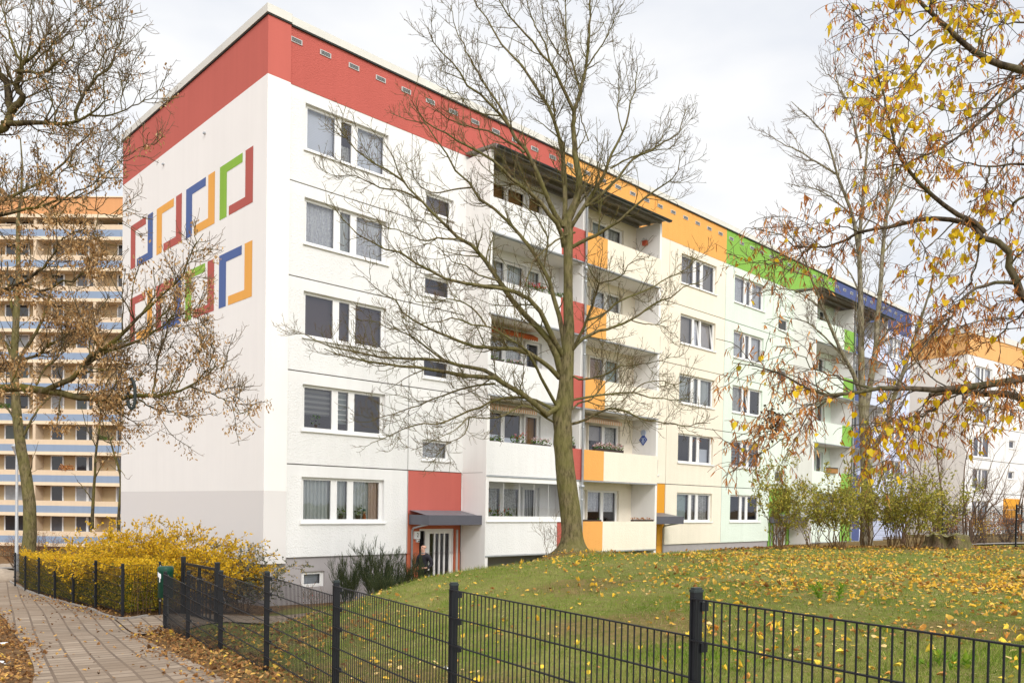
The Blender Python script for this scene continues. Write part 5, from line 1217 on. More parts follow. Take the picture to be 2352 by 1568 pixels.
leaf_obj('foliage', yl + np.array([0, 0, -.02]), np.stack([sz, sz, sz], 1), yax, HEART, M['linden_leaf'], RTree, seed=43, curl=.25)
sb = along(q2, 27.0, g, .2)[0]; sbx, sby = img(sb); keep = g.random(len(sb)) < np.clip(.30 + .6 * vnoise(sb[:, 0], sb[:, 2], 3.0, 7), 0, 1) * np.where((sby < 420) & (sbx < 2080), .7, 1); sb = sb[keep]; n = len(sb)
yax = np.stack([g.normal(0, .5, n), g.normal(0, .5, n), -np.ones(n)], 1)
leaf_obj('foliage', sb, np.stack([g.uniform(.03, .06, n), g.uniform(.045, .095, n), g.uniform(.03, .06, n)], 1), yax, STRIP, M['bract'], RTree, seed=44, curl=.3)
# dried dark leaf clump caught in the twigs
cl = np.array([at(1567.6 + x * .33364, (1568 + y) * .33364, 8.6 + dz) for x, y, dz in zip(g.normal(625, 45, 260), 1330 + g.normal(0, 55, 260) - 0, g.normal(0, .08, 260))])
cl0 = cl.mean(0); pz, pr_ = grow(np.array([[cl0 + np.array([0, 0, .35]), cl0 + np.array([.02, 0, .1]), cl0 - np.array([0, 0, .15])]]), np.full((1, 3), .006), 40, (.1, .25), (30, 80), K=4, up=0, rtip=.002, seed=46)
M['dead_leaf'] = m_island('dark_dead_leaf', [(0, (.035, .022, .012)), (.7, (.085, .05, .025)), (1, (.16, .10, .04))], .9, .1)
leaf_obj('foliage', cl, np.full((260, 3), .035), g.normal(0, 1, (260, 3)), LEAF6, M['dead_leaf'], RTree, seed=45)

# ---- bare multi-stemmed maple behind the shrubs on the right
ST_ = [
 ([(1268, 3760), (1266, 3400), (1262, 3132), (1256, 3000), (1248, 2900), (1240, 2780)], 84, 62, 0),
 ([(1240, 2800), (1230, 2500), (1230, 2200), (1220, 1900), (1215, 1700), (1230, 1500), (1250, 1300), (1270, 1050), (1290, 800), (1310, 600), (1300, 450)], 50, 4, .0),
 ([(1250, 2860), (1290, 2640), (1330, 2400), (1340, 2200), (1360, 2000), (1375, 1750), (1400, 1500), (1430, 1250), (1470, 1050), (1530, 880), (1650, 770), (1780, 690), (1900, 640)], 46, 4, .25),
 ([(1280, 3150), (1350, 3020), (1400, 2950), (1450, 2750), (1520, 2560), (1570, 2420), (1620, 2250), (1690, 2050), (1740, 1850), (1790, 1700)], 42, 6, -.3),
 ([(1216, 1760), (1170, 1480), (1110, 1330), (1060, 1190), (1020, 1050), (980, 920), (920, 850), (830, 780), (750, 700)], 28, 4, -.2),
 ([(1060, 1200), (960, 1140), (860, 1080), (760, 1020), (680, 980), (600, 930), (550, 890)], 15, 3, .2),
 ([(1240, 2750), (1160, 2540), (1090, 2420), (1030, 2280), (980, 2150), (930, 2030), (880, 1900), (820, 1750), (760, 1640), (700, 1560), (660, 1500)], 32, 4, -.3),
 ([(1090, 2430), (900, 2250), (800, 2200), (700, 2180), (580, 2200)], 14, 3, .2),
 ([(1230, 1090), (1190, 880), (1160, 780), (1100, 650), (1060, 520), (1045, 280)], 15, 3, .1), ([(1130, 690), (1060, 560), (980, 500), (940, 440)], 9, 3, .1),
 ([(1170, 1480), (1050, 1380), (930, 1300), (800, 1280), (700, 1260)], 12, 3, -.3), ([(1400, 1500), (1500, 1300), (1600, 1120), (1740, 980), (1850, 950)], 14, 3, .1), ([(980, 2150), (860, 2050), (740, 1990), (600, 2000), (470, 2030)], 12, 3, .3), ([(1230, 1600), (1320, 1450), (1350, 1250), (1340, 1080)], 12, 3, .1),
 ([(1690, 2050), (1780, 1960), (1850, 1880), (1900, 1750)], 12, 3, .2), ([(1520, 2560), (1640, 2450), (1720, 2300), (1800, 2260)], 12, 3, -.1), ([(880, 1900), (740, 1860), (620, 1820), (480, 1840)], 10, 3, -.2), ([(1215, 2000), (1130, 1850), (1010, 1750), (880, 1700)], 12, 3, .3), ([(1375, 1750), (1480, 1620), (1600, 1540), (1700, 1420)], 12, 3, .3),
]
SP_, SR_ = traced(ST_, 1567.6, 28.5, K=16, lim=(24, 33), seed=12)
s0 = SP_[0][0]
STree = empty('bare_tree', 'tall slender bare tree with several stems behind the shrubs on the right', 'tree', (s0[0], s0[1], gz(s0[0], s0[1])))
W = Wood(); W.add(SP_[:1], SR_[:1], 14); W.build('trunk', M['bark_pale'], STree)
W = Wood(); W.add(SP_[1:], SR_[1:], 7); s1, sr1 = grow(SP_[1:], SR_[1:], 4.2, (.6, 1.9), (25, 55), K=6, up=.12, wob=.15, tmin=.12, rfac=.5, rtip=.006, rmax=.02, seed=51); W.add(s1, sr1, 5)
s2, sr2 = grow(s1, sr1, 6.5, (.25, .8), (30, 60), K=5, up=.1, wob=.18, tmin=.1, rfac=.7, rtip=.0045, rmax=.009, seed=52); s3, sr3 = grow(s2, sr2, 6, (.1, .3), (30, 60), K=4, up=.1, wob=.2, tmin=.1, rfac=.8, rtip=.0036, rmax=.006, seed=53)
W.build('branches', M['bark_pale'], STree, extra=[(s2, sr2, 4), (s3, sr3, 3)], emat=M['twig'])

# ---- generic multi-stem shrubs and small trees
def stems(c, n, H, spread, r0, K=8, seed=1, curve=.3, lean=0.0):
    g = np.random.default_rng(seed); a = g.uniform(0, 2 * np.pi, n); tilt = g.uniform(.05, 1, n) * spread
    t = np.linspace(0, 1, K)[None]; h = H * g.uniform(.55, 1.0, n)[:, None]
    rad = (tilt[:, None] * (t * .55 + curve * t * t)) * h
    P = np.stack([c[0] + .12 * np.cos(a)[:, None] + rad * np.cos(a)[:, None] + lean * t * h, c[1] + .12 * np.sin(a)[:, None] + rad * np.sin(a)[:, None], c[2] - .05 + t * h * (1 - .25 * tilt[:, None] * t)], -1)
    P[:, 1:] += g.normal(0, .02, P[:, 1:].shape) * H
    return P, r0 * g.uniform(.6, 1, n)[:, None] * (1 - .85 * t)
M['shrub_leaf'] = m_island('olive_green_shrub_leaf', [(0, (.15, .16, .025)), (.45, (.34, .33, .055)), (.8, (.48, .42, .07)), (1, (.66, .50, .09))], .6, .35)
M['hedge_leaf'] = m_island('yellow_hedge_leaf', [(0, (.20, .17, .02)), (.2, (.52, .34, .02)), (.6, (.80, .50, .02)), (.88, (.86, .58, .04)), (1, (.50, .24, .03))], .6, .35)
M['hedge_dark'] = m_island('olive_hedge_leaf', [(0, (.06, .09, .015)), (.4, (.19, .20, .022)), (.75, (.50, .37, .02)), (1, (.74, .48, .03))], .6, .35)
M['greygreen'] = m_island('grey_green_leaf', [(0, (.07, .085, .05)), (.6, (.19, .20, .13)), (.85, (.28, .27, .17)), (1, (.55, .34, .05))], .7, .3)
M['broom'] = m_island('dark_green_broom_twig', [(0, (.022, .035, .015)), (.6, (.055, .075, .03)), (1, (.12, .13, .05))], .8, .1)
def shrub(name, label, cat, c, n, H, spread, leafmat, lsize, per_m, group=None, bark='twig_olive', seed=1, r0=.016, l1=(.4, 1.1), lean=0.0, curve=.3, leafmin=.25, dens1=6, dens2=7.5, up=.12):
    root = empty(name, label, cat, c, 0, group); W = Wood(); P, Rr = stems(c, n, H, spread, r0, seed=seed, lean=lean, curve=curve); W.add(P, Rr, 5)
    a, ar = grow(P, Rr, dens1, l1, (20, 50), K=5, up=up, wob=.16, tmin=.25, rfac=.6, rtip=.0025, seed=seed + 1); W.add(a, ar, 4)
    b, br_ = grow(a, ar, dens2, (.12, .4), (25, 60), K=4, up=up * .7, wob=.18, tmin=.1, rfac=.7, rtip=.002, seed=seed + 2); W.add(b, br_, 3)
    W.build('stems', M[bark], root)
    if leafmat:
        g = np.random.default_rng(seed + 3); p1, t1 = along(b, per_m, g, .2); p2, t2 = along(a, per_m * .6, g, leafmin); p = np.concatenate([p1, p2]); t = np.concatenate([t1, t2]); n_ = len(p)
        s = g.uniform(.6, 1.2, n_) * lsize; leaf_obj('foliage', p, np.stack([s * .8, s, s * .6], 1), t + g.normal(0, .7, (n_, 3)), LEAF6, M[leafmat], root, seed=seed + 4)
    return root
for i, (px, py, D, n, H, sp, lab, seed) in enumerate([
    (1788, 1252, 24.5, 13, 2.95, .75, 'leafy olive shrub standing clear of the rest by the green house entrance', 61), (1868, 1250, 27.5, 9, 2.4, .6, 'thin leafy shrub just right of the tall one at the green entrance', 62),
    (1925, 1263, 24.0, 14, 2.5, .6, 'dense olive shrub under the bare multi-stemmed tree', 63), (1990, 1252, 26.5, 12, 2.6, .65, 'olive shrub with litter round its foot before the bare tree trunk', 64),
    (2050, 1258, 25.5, 10, 2.3, .6, 'loose olive shrub in the middle of the right-hand shrub row', 65), (2098, 1263, 24.2, 15, 2.6, .65, 'tall olive shrub directly left of the tree stump', 66), (2150, 1250, 28.0, 9, 2.2, .6, 'small olive shrub behind the tree stump', 67)]):
    p = at(px, py, D); shrub('shrub', lab, 'shrub', (p[0], p[1], gz(p[0], p[1])), int(n * 1.3), H * (1.18 if i == 0 else 1.12), sp * (1.1 + .1 * (i % 3)), 'shrub_leaf', .075, 17 if i == 0 else 20, 'olive shrubs along the end of the lawn', seed=seed * 10)
for px, py, D, n, H, sp, lab, seed in [(2225, 1232, 33, 7, 6.2, .75, 'bare small tree with forked stems before the white block, nearest the right fence', 71), (2155, 1232, 36, 6, 6.8, .5, 'bare thin tree behind the far fence left of the forked one', 72), (2075, 1235, 37, 4, 7.5, .3, 'bare upright sapling rising behind the shrub row', 73), (2330, 1235, 40, 7, 4.0, .9, 'bare bush at the right edge behind the tall fence', 74)]:
    p = at(px, py, D); shrub('bare_tree', lab, 'tree', (p[0], p[1], gz(p[0], p[1])), n, H, sp, None, .05, 0, None, 'twig', seed * 10, r0=.05, l1=(.7, 2.2), dens1=3.6, dens2=5.5, curve=.5)
for px, D, lab, seed in [(2250, 34, 'low rust-brown bush behind the far fence, left one', 75), (2310, 35, 'low rust-brown bush behind the far fence, right one', 76), (2190, 37, 'low rust-brown bush behind the tree stump and fence', 79)]:
    p = at(px, 1240, D); shrub('bush', lab, 'bush', (p[0], p[1], gz(p[0], p[1])), 26, 1.5, .9, 'bract', .06, 16, 'rust-brown bushes behind the far fence', 'twig', seed * 10, dens1=3)
p = at(2268, 1205, 33); shrub('bush', 'little yellow-leaved bush behind the far fence', 'bush', (p[0], p[1], gz(p[0], p[1])), 8, 1.3, .6, 'hedge_leaf', .06, 14, None, 'twig', 777)
# distant trunk at far left
LS = [([(190, 3860), (210, 3600), (200, 3400), (165, 3200), (130, 3000), (110, 2800), (100, 2500), (110, 2200), (130, 1900), (120, 1600), (150, 1250), (140, 950)], 92, 7, 0), ([(130, 2600), (60, 2400), (-40, 2250)], 30, 10, .2), ([(110, 2500), (240, 2300), (330, 2100), (360, 1900)], 28, 8, -.2), ([(160, 3000), (260, 2820), (380, 2700)], 20, 6, .2), ([(120, 2900), (20, 2780), (-80, 2750)], 18, 6, -.1), ([(110, 2250), (60, 2000), (50, 1800)], 24, 8, .1),
      ([(720, 3560), (640, 3560), (640, 3350), (650, 3150), (640, 2980)], 14, 8, 0)][:6]
FP_, FR_ = traced(LS, 0, 33, K=16, seed=14, lim=(30, 37)); f0 = FP_[0][0]
FT = empty('bare_tree', 'bare tree with thick greenish trunk behind the hedge at far left', 'tree', (f0[0], f0[1], gz(f0[0], f0[1])))
W = Wood(); W.add(FP_[:1], FR_[:1], 14); W.build('trunk', M['bark'], FT); W = Wood(); W.add(FP_[1:], FR_[1:], 7); a, ar = grow(FP_, FR_, 1.2, (.8, 2.4), (30, 60), K=6, up=.1, rtip=.006, rmax=.03, seed=81); W.add(a, ar, 4); b_, br_ = grow(a, ar, 2.0, (.3, 1.0), (30, 60), K=5, up=.1, rtip=.005, rmax=.012, seed=82); W.add(b_, br_, 3); W.build('branches', M['bark_dark'], FT)
for LS2, lab, sd in (([([(635, 3640), (640, 3480), (650, 3300), (660, 3100), (690, 2900), (700, 2650), (720, 2400)], 24, 5, 0), ([(640, 3450), (590, 3380), (530, 3300)], 9, 4, .2), ([(650, 3300), (700, 3200), (760, 3130)], 9, 4, .2), ([(665, 3080), (600, 2950), (560, 2800)], 9, 4, -.2), ([(690, 2900), (760, 2760), (800, 2600)], 9, 4, .1)], 'slim bare tree in front of the tower, left of the white gable', 15),
                     ([([(815, 3640), (820, 3480), (832, 3300), (790, 3130), (740, 2980), (690, 2850), (670, 2700)], 22, 5, 0), ([(830, 3320), (840, 3100), (820, 2950)], 9, 4, .2), ([(760, 3050), (700, 3020), (640, 2950)], 9, 4, -.2)], 'slim bare tree leaning left right beside the gable edge', 16)):
    FP2, FR2 = traced(LS2, 0, 44, K=14, seed=sd); f0 = FP2[0][0]
    FT2 = empty('bare_tree', lab, 'tree', (f0[0], f0[1], gz(f0[0], f0[1]) - .2))
    W = Wood(); W.add(FP2[:1], FR2[:1], 8); W.build('trunk', M['bark_dark'], FT2); W = Wood(); W.add(FP2[1:], FR2[1:], 6); a, ar = grow(FP2, FR2, 1.6, (.6, 1.8), (30, 60), K=5, up=.1, rtip=.006, rmax=.02, seed=83); W.add(a, ar, 4); b_, br_ = grow(a, ar, 2.4, (.3, .8), (30, 60), K=4, up=.1, rtip=.005, rmax=.01, seed=84); W.add(b_, br_, 3); W.build('branches', M['bark_dark'], FT2)

# ---- yellow hedge behind the low fence, tall bushes towards the gable
hl = resample(np.array(hp[1:]), 40); hdir = nrm(hl[-1] - hl[0]); hn = np.array([hdir[1], -hdir[0]]); hn = hn if hn[0] > 0 else -hn
g = np.random.default_rng(91); n = 100000; i = g.integers(0, 39, n); tt = g.random(n)[:, None]; base = hl[i] * (1 - tt) + hl[i + 1] * tt
dep = .12 + g.random(n) ** 1.6 * 1.2; xy = base + hn * dep[:, None]; zg_ = ground(xy[:, 0], xy[:, 1]); top = 1.18 + .10 * vnoise(xy[:, 0], xy[:, 1], 2.2, 4) + .06 * g.normal(size=n)
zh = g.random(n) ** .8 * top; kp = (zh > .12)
HD = empty('hedge', 'trimmed yellow-leaved hedge behind the low mesh fence along the path', 'hedge', (*hl[10], gz(*hl[10])))
pos = np.stack([xy[:, 0], xy[:, 1], zg_ + zh], 1)[kp]; m_ = len(pos); s = g.uniform(.03, .06, m_)
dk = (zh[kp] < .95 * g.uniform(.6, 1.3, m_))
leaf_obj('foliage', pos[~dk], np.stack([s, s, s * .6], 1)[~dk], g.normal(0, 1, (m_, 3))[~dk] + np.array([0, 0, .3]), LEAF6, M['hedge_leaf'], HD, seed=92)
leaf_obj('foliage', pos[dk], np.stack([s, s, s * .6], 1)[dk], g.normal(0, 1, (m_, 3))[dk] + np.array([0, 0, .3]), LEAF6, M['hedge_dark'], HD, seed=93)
ns = 500; i = g.integers(0, 39, ns); base = hl[i] + hn * g.uniform(.15, 1.1, ns)[:, None]; zz_ = ground(base[:, 0], base[:, 1]); t = np.linspace(0, 1, 5)[None]; dx = g.normal(0, .12, (ns, 2))
P = np.stack([base[:, :1] + dx[:, :1] * t, base[:, 1:] + dx[:, 1:] * t, zz_[:, None] - .05 + t * g.uniform(.8, 1.25, ns)[:, None]], -1); W = Wood(); W.add(P, np.full((ns, 5), .005), 3); W.build('stems', M['twig'], HD)
bl_ = [(240, 1300, 23.2, 2.15, 'leftmost tall yellow bush behind the hedge, thinning out to the left', 1), (305, 1300, 21.8, 2.3, 'tall yellow bush at the left edge of the white gable', 2), (372, 1300, 21.2, 2.4, 'tallest feathery yellow bush at the middle of the white gable', 3), (440, 1300, 20.7, 2.3, 'feathery yellow bush behind the bin and gate', 4), (505, 1310, 21.2, 2.15, 'yellow bush right of the gate before the gable', 5), (208, 1295, 28.0, 2.0, 'far yellow bush behind the left end of the hedge', 6)]
for px, py, D, H, lab, sd_ in bl_:
    p = at(px, py, D); shrub('yellow_bush', lab, 'bush', (p[0], p[1], gz(p[0], p[1])), 46, H * 1.06, 1.05, 'hedge_leaf', .062, 44, 'yellow bushes before the gable', 'twig', 900 + sd_ * 7, r0=.008, l1=(.3, .8), curve=.5, up=-.02, dens1=6, dens2=8)
p = at(560, 1325, 21.6); shrub('grey_bush', 'grey-green bush with a few yellow leaves at the gable corner', 'bush', (p[0], p[1], gz(p[0], p[1])), 44, 2.0, 1.0, 'greygreen', .06, 30, None, 'twig', 980, r0=.009, l1=(.3, .8), curve=.55, up=-.05, dens1=6)
for px, D, lab, H in [(40, 44, 'bare brown bush across the road at far left', 2.0), (110, 42, 'bare brown bush between the lamp post and the hedge', 2.2)]:
    p = at(px, 1280, D); shrub('bush', lab, 'bush', (p[0], p[1], gz(p[0], p[1])), 40, H, .9, 'bract', .06, 1.5, 'bare bushes across the road', 'twig', int(1000 + px), r0=.012)
# ---- broom bushes by the entrance
def broom(px, py, D, H, n, sp, lab, seed):
    p = at(px, py, D); c = (p[0], p[1], gz(p[0], p[1])); root = empty('broom_bush', lab, 'bush', c, 0, 'dark green broom bushes by the entrance')
    P, Rr = stems(c, n * 2, H, sp, .008, K=7, seed=seed, curve=.25); W = Wood(); W.add(P, Rr, 3)
    a, ar = grow(P, Rr, 13, (.25, .7), (10, 28), K=5, up=.18, wob=.1, tmin=.15, rfac=.8, rtip=.003, rmax=.006, seed=seed + 1); W.add(a, ar, 3)
    b_, br_ = grow(a, ar, 11, (.12, .35), (8, 28), K=4, up=.15, wob=.1, tmin=.1, rfac=.9, rtip=.003, rmax=.005, seed=seed + 2); W.add(b_, br_, 3); W.build('stems', M['broom'], root)
for a_ in [(800, 1345, 24.3, 1.55, 16, .55, 'left broom bush under the ground-floor window', 501), (862, 1350, 24.6, 1.9, 20, .55, 'tallest dark broom bush in the middle below the wall', 511), (915, 1345, 25.1, 1.45, 13, .6, 'broom bush beside the canopy drainpipe', 521), (958, 1340, 25.4, 1.5, 9, .5, 'thin broom bush partly covering the man at the door', 531), (880, 1360, 23.2, 1.0, 12, .8, 'low broom bush at the foot of the tallest one', 541)]: broom(*a_)
p = at(1275, 1262, 19.6); shrub('dry_bush', 'dry leafless weed standing against the left side of the maple trunk', 'bush', (p[0] - .1, p[1], gz(p[0], p[1])), 14, 1.0, .5, None, .02, 0, None, 'twig_grey', 601, r0=.004, l1=(.2, .5))
p = at(725, 1345, 23.0); shrub('rose_bush', 'thin rose bush with sparse leaves before the basement window', 'bush', (p[0], p[1], gz(p[0], p[1])), 9, 1.0, .9, 'petal_red', .03, 1.2, None, 'twig_grey', 611, r0=.005, l1=(.2, .5))
for px, py, D, H, lab, sd_ in [(1905, 1378, 11.6, .34, 'bright green seedling on the leaf-strewn lawn', 621), (2175, 1500, 7.0, .22, 'small green seedling low in the grass near the right fence panel', 622), (2335, 1560, 5.7, .22, 'green seedling at the bottom right corner', 623)]:
    p = at(px, py, D); c = (p[0], p[1], gz(p[0], p[1])); root = empty('seedling', lab, 'plant', c, 0, 'green seedlings on the lawn'); P, Rr = stems(c, 9, H, .9, .004, K=5, seed=sd_); W = Wood(); W.add(P, Rr, 4); W.build('stems', M['green_leaf'], root); g = np.random.default_rng(sd_); q, t = along(P, 45, g, .3); n_ = len(q); s = g.uniform(.04, .08, n_); M['seedling'] = M.get('seedling') or m_island('bright_green_leaf', [(0, (.12, .24, .02)), (.6, (.22, .36, .03)), (1, (.40, .45, .05))], .5, .4); leaf_obj('foliage', q, np.stack([s * .6, s, s], 1), t + g.normal(0, .8, (n_, 3)), LEAF6, M['seedling'], root, seed=sd_)
# ------------------------------------------------------------------ fallen leaves
M['fallen_yellow'] = m_island('fallen_yellow_leaf', [(0, (.22, .10, .03)), (.2, (.42, .20, .05)), (.42, (.70, .42, .07)), (.7, (.84, .52, .04)), (.9, (.76, .50, .12)), (1, (.62, .44, .20))], .75, .15)
M['fallen_brown'] = m_island('fallen_brown_leaf', [(0, (.09, .045, .02)), (.35, (.25, .12, .045)), (.7, (.42, .22, .08)), (.92, (.58, .34, .11)), (1, (.72, .48, .07))], .85, .1)
def flat_frames(n, g, tilt=.28):
    z = nrm(np.stack([g.normal(0, tilt, n), g.normal(0, tilt, n), np.ones(n)], 1)); a = g.uniform(0, 2 * np.pi, n)
    h = np.stack([np.cos(a), np.sin(a), np.zeros(n)], 1); x = nrm(h - z * (h * z).sum(1, keepdims=True)); return np.stack([x, np.cross(z, x), z], -1)
g = np.random.default_rng(101)
n = 90000; D = 3.0 * (30 / 3.0) ** g.random(n) ** .8; px = g.uniform(-40, 2400, n); X = (px - 1176) / FPX * D; Y = D
dn = np.exp(-((X - 8.0) / 4.6) ** 2 - ((Y - 13.0) / 6.0) ** 2) * 1.35 + .35 * np.exp(-((X - 10) / 8) ** 2 - ((Y - 22) / 5) ** 2) + .05 + .16 * np.exp(-((X + 2) / 3) ** 2 - ((Y - 10) / 5) ** 2) * (side(X, Y) < 3) + .45 * np.exp(-side(X, Y) / .5) * (Y > 9) + .18 * np.exp(-((X - 2.2) / 3) ** 2 - ((Y - 6.5) / 3.0) ** 2)
dn *= .12 + 1.5 * vnoise(X, Y, 1.1, 3) * (.25 + .75 * vnoise(X, Y, 3.1, 6)) ** 1.3
area = (D ** 2)            # equal-area correction of the fan-shaped sampling
kp = lawn_ok(X, Y) & (g.random(n) < np.clip(dn * area / 270, 0, 1)); X, Y = X[kp], Y[kp]; n = len(X)
pos = np.stack([X, Y, ground(X, Y) + g.uniform(.012, .05, n)], 1); sz = g.uniform(.032, .075, n)
ix, iy = img(pos); vis = (ix > 0) & (ix < 2352) & (iy < 1568); order = np.argsort(np.where(vis, Y, 1e9)); near = order[:300]; rest = np.setdiff1d(np.arange(n), near)
fr = flat_frames(n, g)
o = leaf_obj('fallen_leaves', pos[rest], np.stack([sz, sz, sz], 1)[rest], None, HEART, M['fallen_yellow'], None, seed=102, flat=fr[rest], curl=.5); tag(o, 'yellow and tan fallen linden leaves strewn over the lawn', 'fallen leaves', kind='stuff')
lms = []
for i in range(10):
    V, F = leaves(np.zeros((1, 3)), np.ones((1, 3)), None, HEART, 200 + i, np.eye(3)[None], curl=.5)
    c_ = [(.80, .48, .04), (.84, .56, .06), (.62, .30, .06), (.72, .50, .20), (.40, .18, .05)][i % 5]
    k_ = 'near_leaf_%d' % (i % 5)
    M[k_] = M.get(k_) or m_plain('fallen_leaf_tone_%d' % (i % 5), c_, .75, .3, 1.5)
    lms.append(np_mesh('fallen_leaf', V, F, M[k_], False))
LL = [('golden yellow fallen leaf lying flat on the grass close to the mesh fence'), ('bright yellow fallen leaf in the near lawn'), ('orange-brown fallen leaf in the near lawn'), ('pale tan fallen leaf in the near lawn'), ('dark brown fallen leaf in the near lawn')]
for q in near:
    i = int(g.integers(0, 10)); o = link('fallen_leaf', lms[i]); mm = Matrix(fr[q].tolist()).to_4x4(); mm.translation = Vector(pos[q]); o.matrix_world = mm @ Matrix.Scale(float(sz[q]), 4)
    tag(o, LL[i % 5], 'leaf', ['golden', 'bright yellow', 'orange-brown', 'pale tan', 'dark brown'][i % 5] + ' leaves lying nearest on the lawn')
# leaf litter on the path side
n = 42000; D = 7.5 * (26 / 7.5) ** g.random(n); px = g.uniform(-60, 900, n); X = (px - 1176) / FPX * D; Y = D; s = side(X, Y)
wid = np.interp(Y, [5, 8, 9.8, 12, 15, 16.6], [.8, .9, .85, .95, .75, .5]) * (1 + .35 * np.sin(Y * 2.7) * .5)
pr = np.clip(1.25 - np.abs(-s) / wid, 0, 1) * (s < .12) * (Y < 16.8) * .9
lft = np.interp(Y, [6, 9.76, 12, 13.5, 15, 18.4, 24], [-3.9, -5.6, -6.9, -7.6, -8.9, -11.2, -16])
pr = np.maximum(pr, np.clip((lft - X) / .5 + .15, 0, 1) * .85 * (.35 + .65 * (vnoise(X, Y, 1.4, 8) > .4)))
lk = np.interp(Y, [17.9, 29.6], [-8.74, -18.1]); pr = np.maximum(pr, np.exp(-np.abs(X - lk - .0) / .35) * (Y > 17.6) * .75)
pr = np.maximum(pr, ((s > 0) & (s < 3.5) & (Y > 10.5) & (Y < 17)) * .35 * np.exp(-s / 1.3)); pr = np.maximum(pr, .018)
kp = (g.random(n) < pr * np.clip(D ** 2 / 220, 0, 1.0)) ; X, Y = X[kp], Y[kp]; n = len(X)
pos = np.stack([X, Y, ground(X, Y) + .034 + g.uniform(.0, .035, n)], 1); sz = g.uniform(.035, .075, n)
o = leaf_obj('leaf_litter', pos, np.stack([sz * .8, sz, sz], 1), None, LEAF6, M['fallen_brown'], None, seed=103, flat=flat_frames(n, g, .4), curl=.6); tag(o, 'brown leaf litter heaped along the fence foot and path edges', 'leaf litter', kind='stuff')
# litter under the shrubs on the right
n = 2600; X = g.uniform(6.5, 17.5, n); Y = g.uniform(23.5, 29, n); kp = g.random(n) < np.exp(-((Y - 25.5) / 1.6) ** 2); X, Y = X[kp], Y[kp]; n = len(X); sz = g.uniform(.06, .10, n)
o = leaf_obj('leaf_litter', np.stack([X, Y, ground(X, Y) + .03], 1), np.stack([sz * .8, sz, sz], 1), None, LEAF6, M['fallen_brown'], None, seed=104, flat=flat_frames(n, g, .4), curl=.6); tag(o, 'brown leaf litter under the olive shrubs at the lawn end', 'leaf litter', kind='stuff')

# ------------------------------------------------------------------ the man at the door
def skin(name, joints, chains, mat, parent, sub=2, root=0):
    me = bpy.data.meshes.new(name); names = list(joints); idx = {k_: i for i, k_ in enumerate(names)}
    ed = {tuple(sorted((idx[a], idx[b]))) for ch in chains for a, b in zip(ch[:-1], ch[1:])}
    me.from_pydata([joints[k_][:3] for k_ in names], list(ed), []); o = bpy.data.objects.new(name, me); COL.objects.link(o)
    sk = o.modifiers.new('s', 'SKIN'); sk.use_smooth_shade = True; sk.branch_smoothing = .3
    for i, k_ in enumerate(names):
        v = me.skin_vertices[0].data[i]; rr = joints[k_][3]; v.radius = rr if isinstance(rr, tuple) else (rr, rr); v.use_root = (i == root)
    ss = o.modifiers.new('u', 'SUBSURF'); ss.levels = sub; ss.render_levels = sub
    bpy.context.view_layer.update(); out = bpy.data.meshes.new_from_object(o.evaluated_get(bpy.context.evaluated_depsgraph_get())); bpy.data.objects.remove(o)
    out.materials.clear(); out.materials.append(mat); out.name = name; out.polygons.foreach_set('use_smooth', [True] * len(out.polygons))
    return link(name, out, parent)
M['skin'] = m_plain('fair_ruddy_skin', (.60, .33, .235), .55, .08, 12); M['jacket'] = m_plain('dark_navy_jacket_cloth', (.022, .020, .026), .8, .2, 9, .4, 40); M['trousers'] = m_plain('black_trouser_cloth', (.016, .016, .018), .85, .2, 9); M['hair'] = m_plain('thin_reddish_grey_hair', (.38, .24, .15), .8, .2, 30); M['shirt'] = m_plain('grey_collar_cloth', (.22, .23, .24), .8)
pp = at(973, 1255, 26.3); mz = gz(pp[0], pp[1])
MAN = empty('person', 'older balding man in a dark jacket standing at the house door with a bag', 'person', (pp[0], pp[1], mz + .0), R(-28))
J = {'pel': (0, .02, .95, (.12, .085)), 'wai': (0, .02, 1.08, (.11, .08)), 'che': (0, .03, 1.28, (.12, .085)), 'sho': (0, .02, 1.40, (.08, .06)), 'nec': (0, -.005, 1.52, .056), 'jaw': (0, -.035, 1.60, (.068, .075)), 'sku': (0, -.01, 1.69, (.078, .094)), 'top': (0, .0, 1.745, (.058, .07)), 'nos': (0, -.122, 1.655, .014), 'nob': (0, -.098, 1.685, .012),
     'earl': (.083, .01, 1.66, .018), 'earr': (-.083, .01, 1.66, .018), 'sl': (.17, .03, 1.37, .045), 'el': (.27, .09, 1.13, .04), 'wl': (.20, -.14, 1.02, .03), 'hl': (.16, -.21, 1.03, (.04, .022)),
     'sr': (-.17, .03, 1.37, .045), 'er': (-.25, .02, 1.12, .04), 'wr': (-.17, -.22, 1.07, .03), 'hr': (-.13, -.29, 1.09, (.04, .022)), 'hipl': (.09, .02, .88, .075), 'knl': (.10, .0, .50, .05), 'anl': (.11, .03, .09, .04), 'tol': (.13, -.13, .03, .04), 'hipr': (-.09, .02, .88, .075), 'knr': (-.10, -.01, .50, .05), 'anr': (-.11, .03, .09, .04), 'tor': (-.13, -.13, .03, .04)}
ch = [['pel', 'wai', 'che', 'sho', 'nec', 'jaw', 'sku', 'top'], ['jaw', 'nos'], ['sku', 'earl'], ['sku', 'earr'], ['sho', 'sl', 'el', 'wl', 'hl'], ['sho', 'sr', 'er', 'wr', 'hr'], ['pel', 'hipl', 'knl', 'anl', 'tol'], ['pel', 'hipr', 'knr', 'anr', 'tor']]
J.pop('nob')
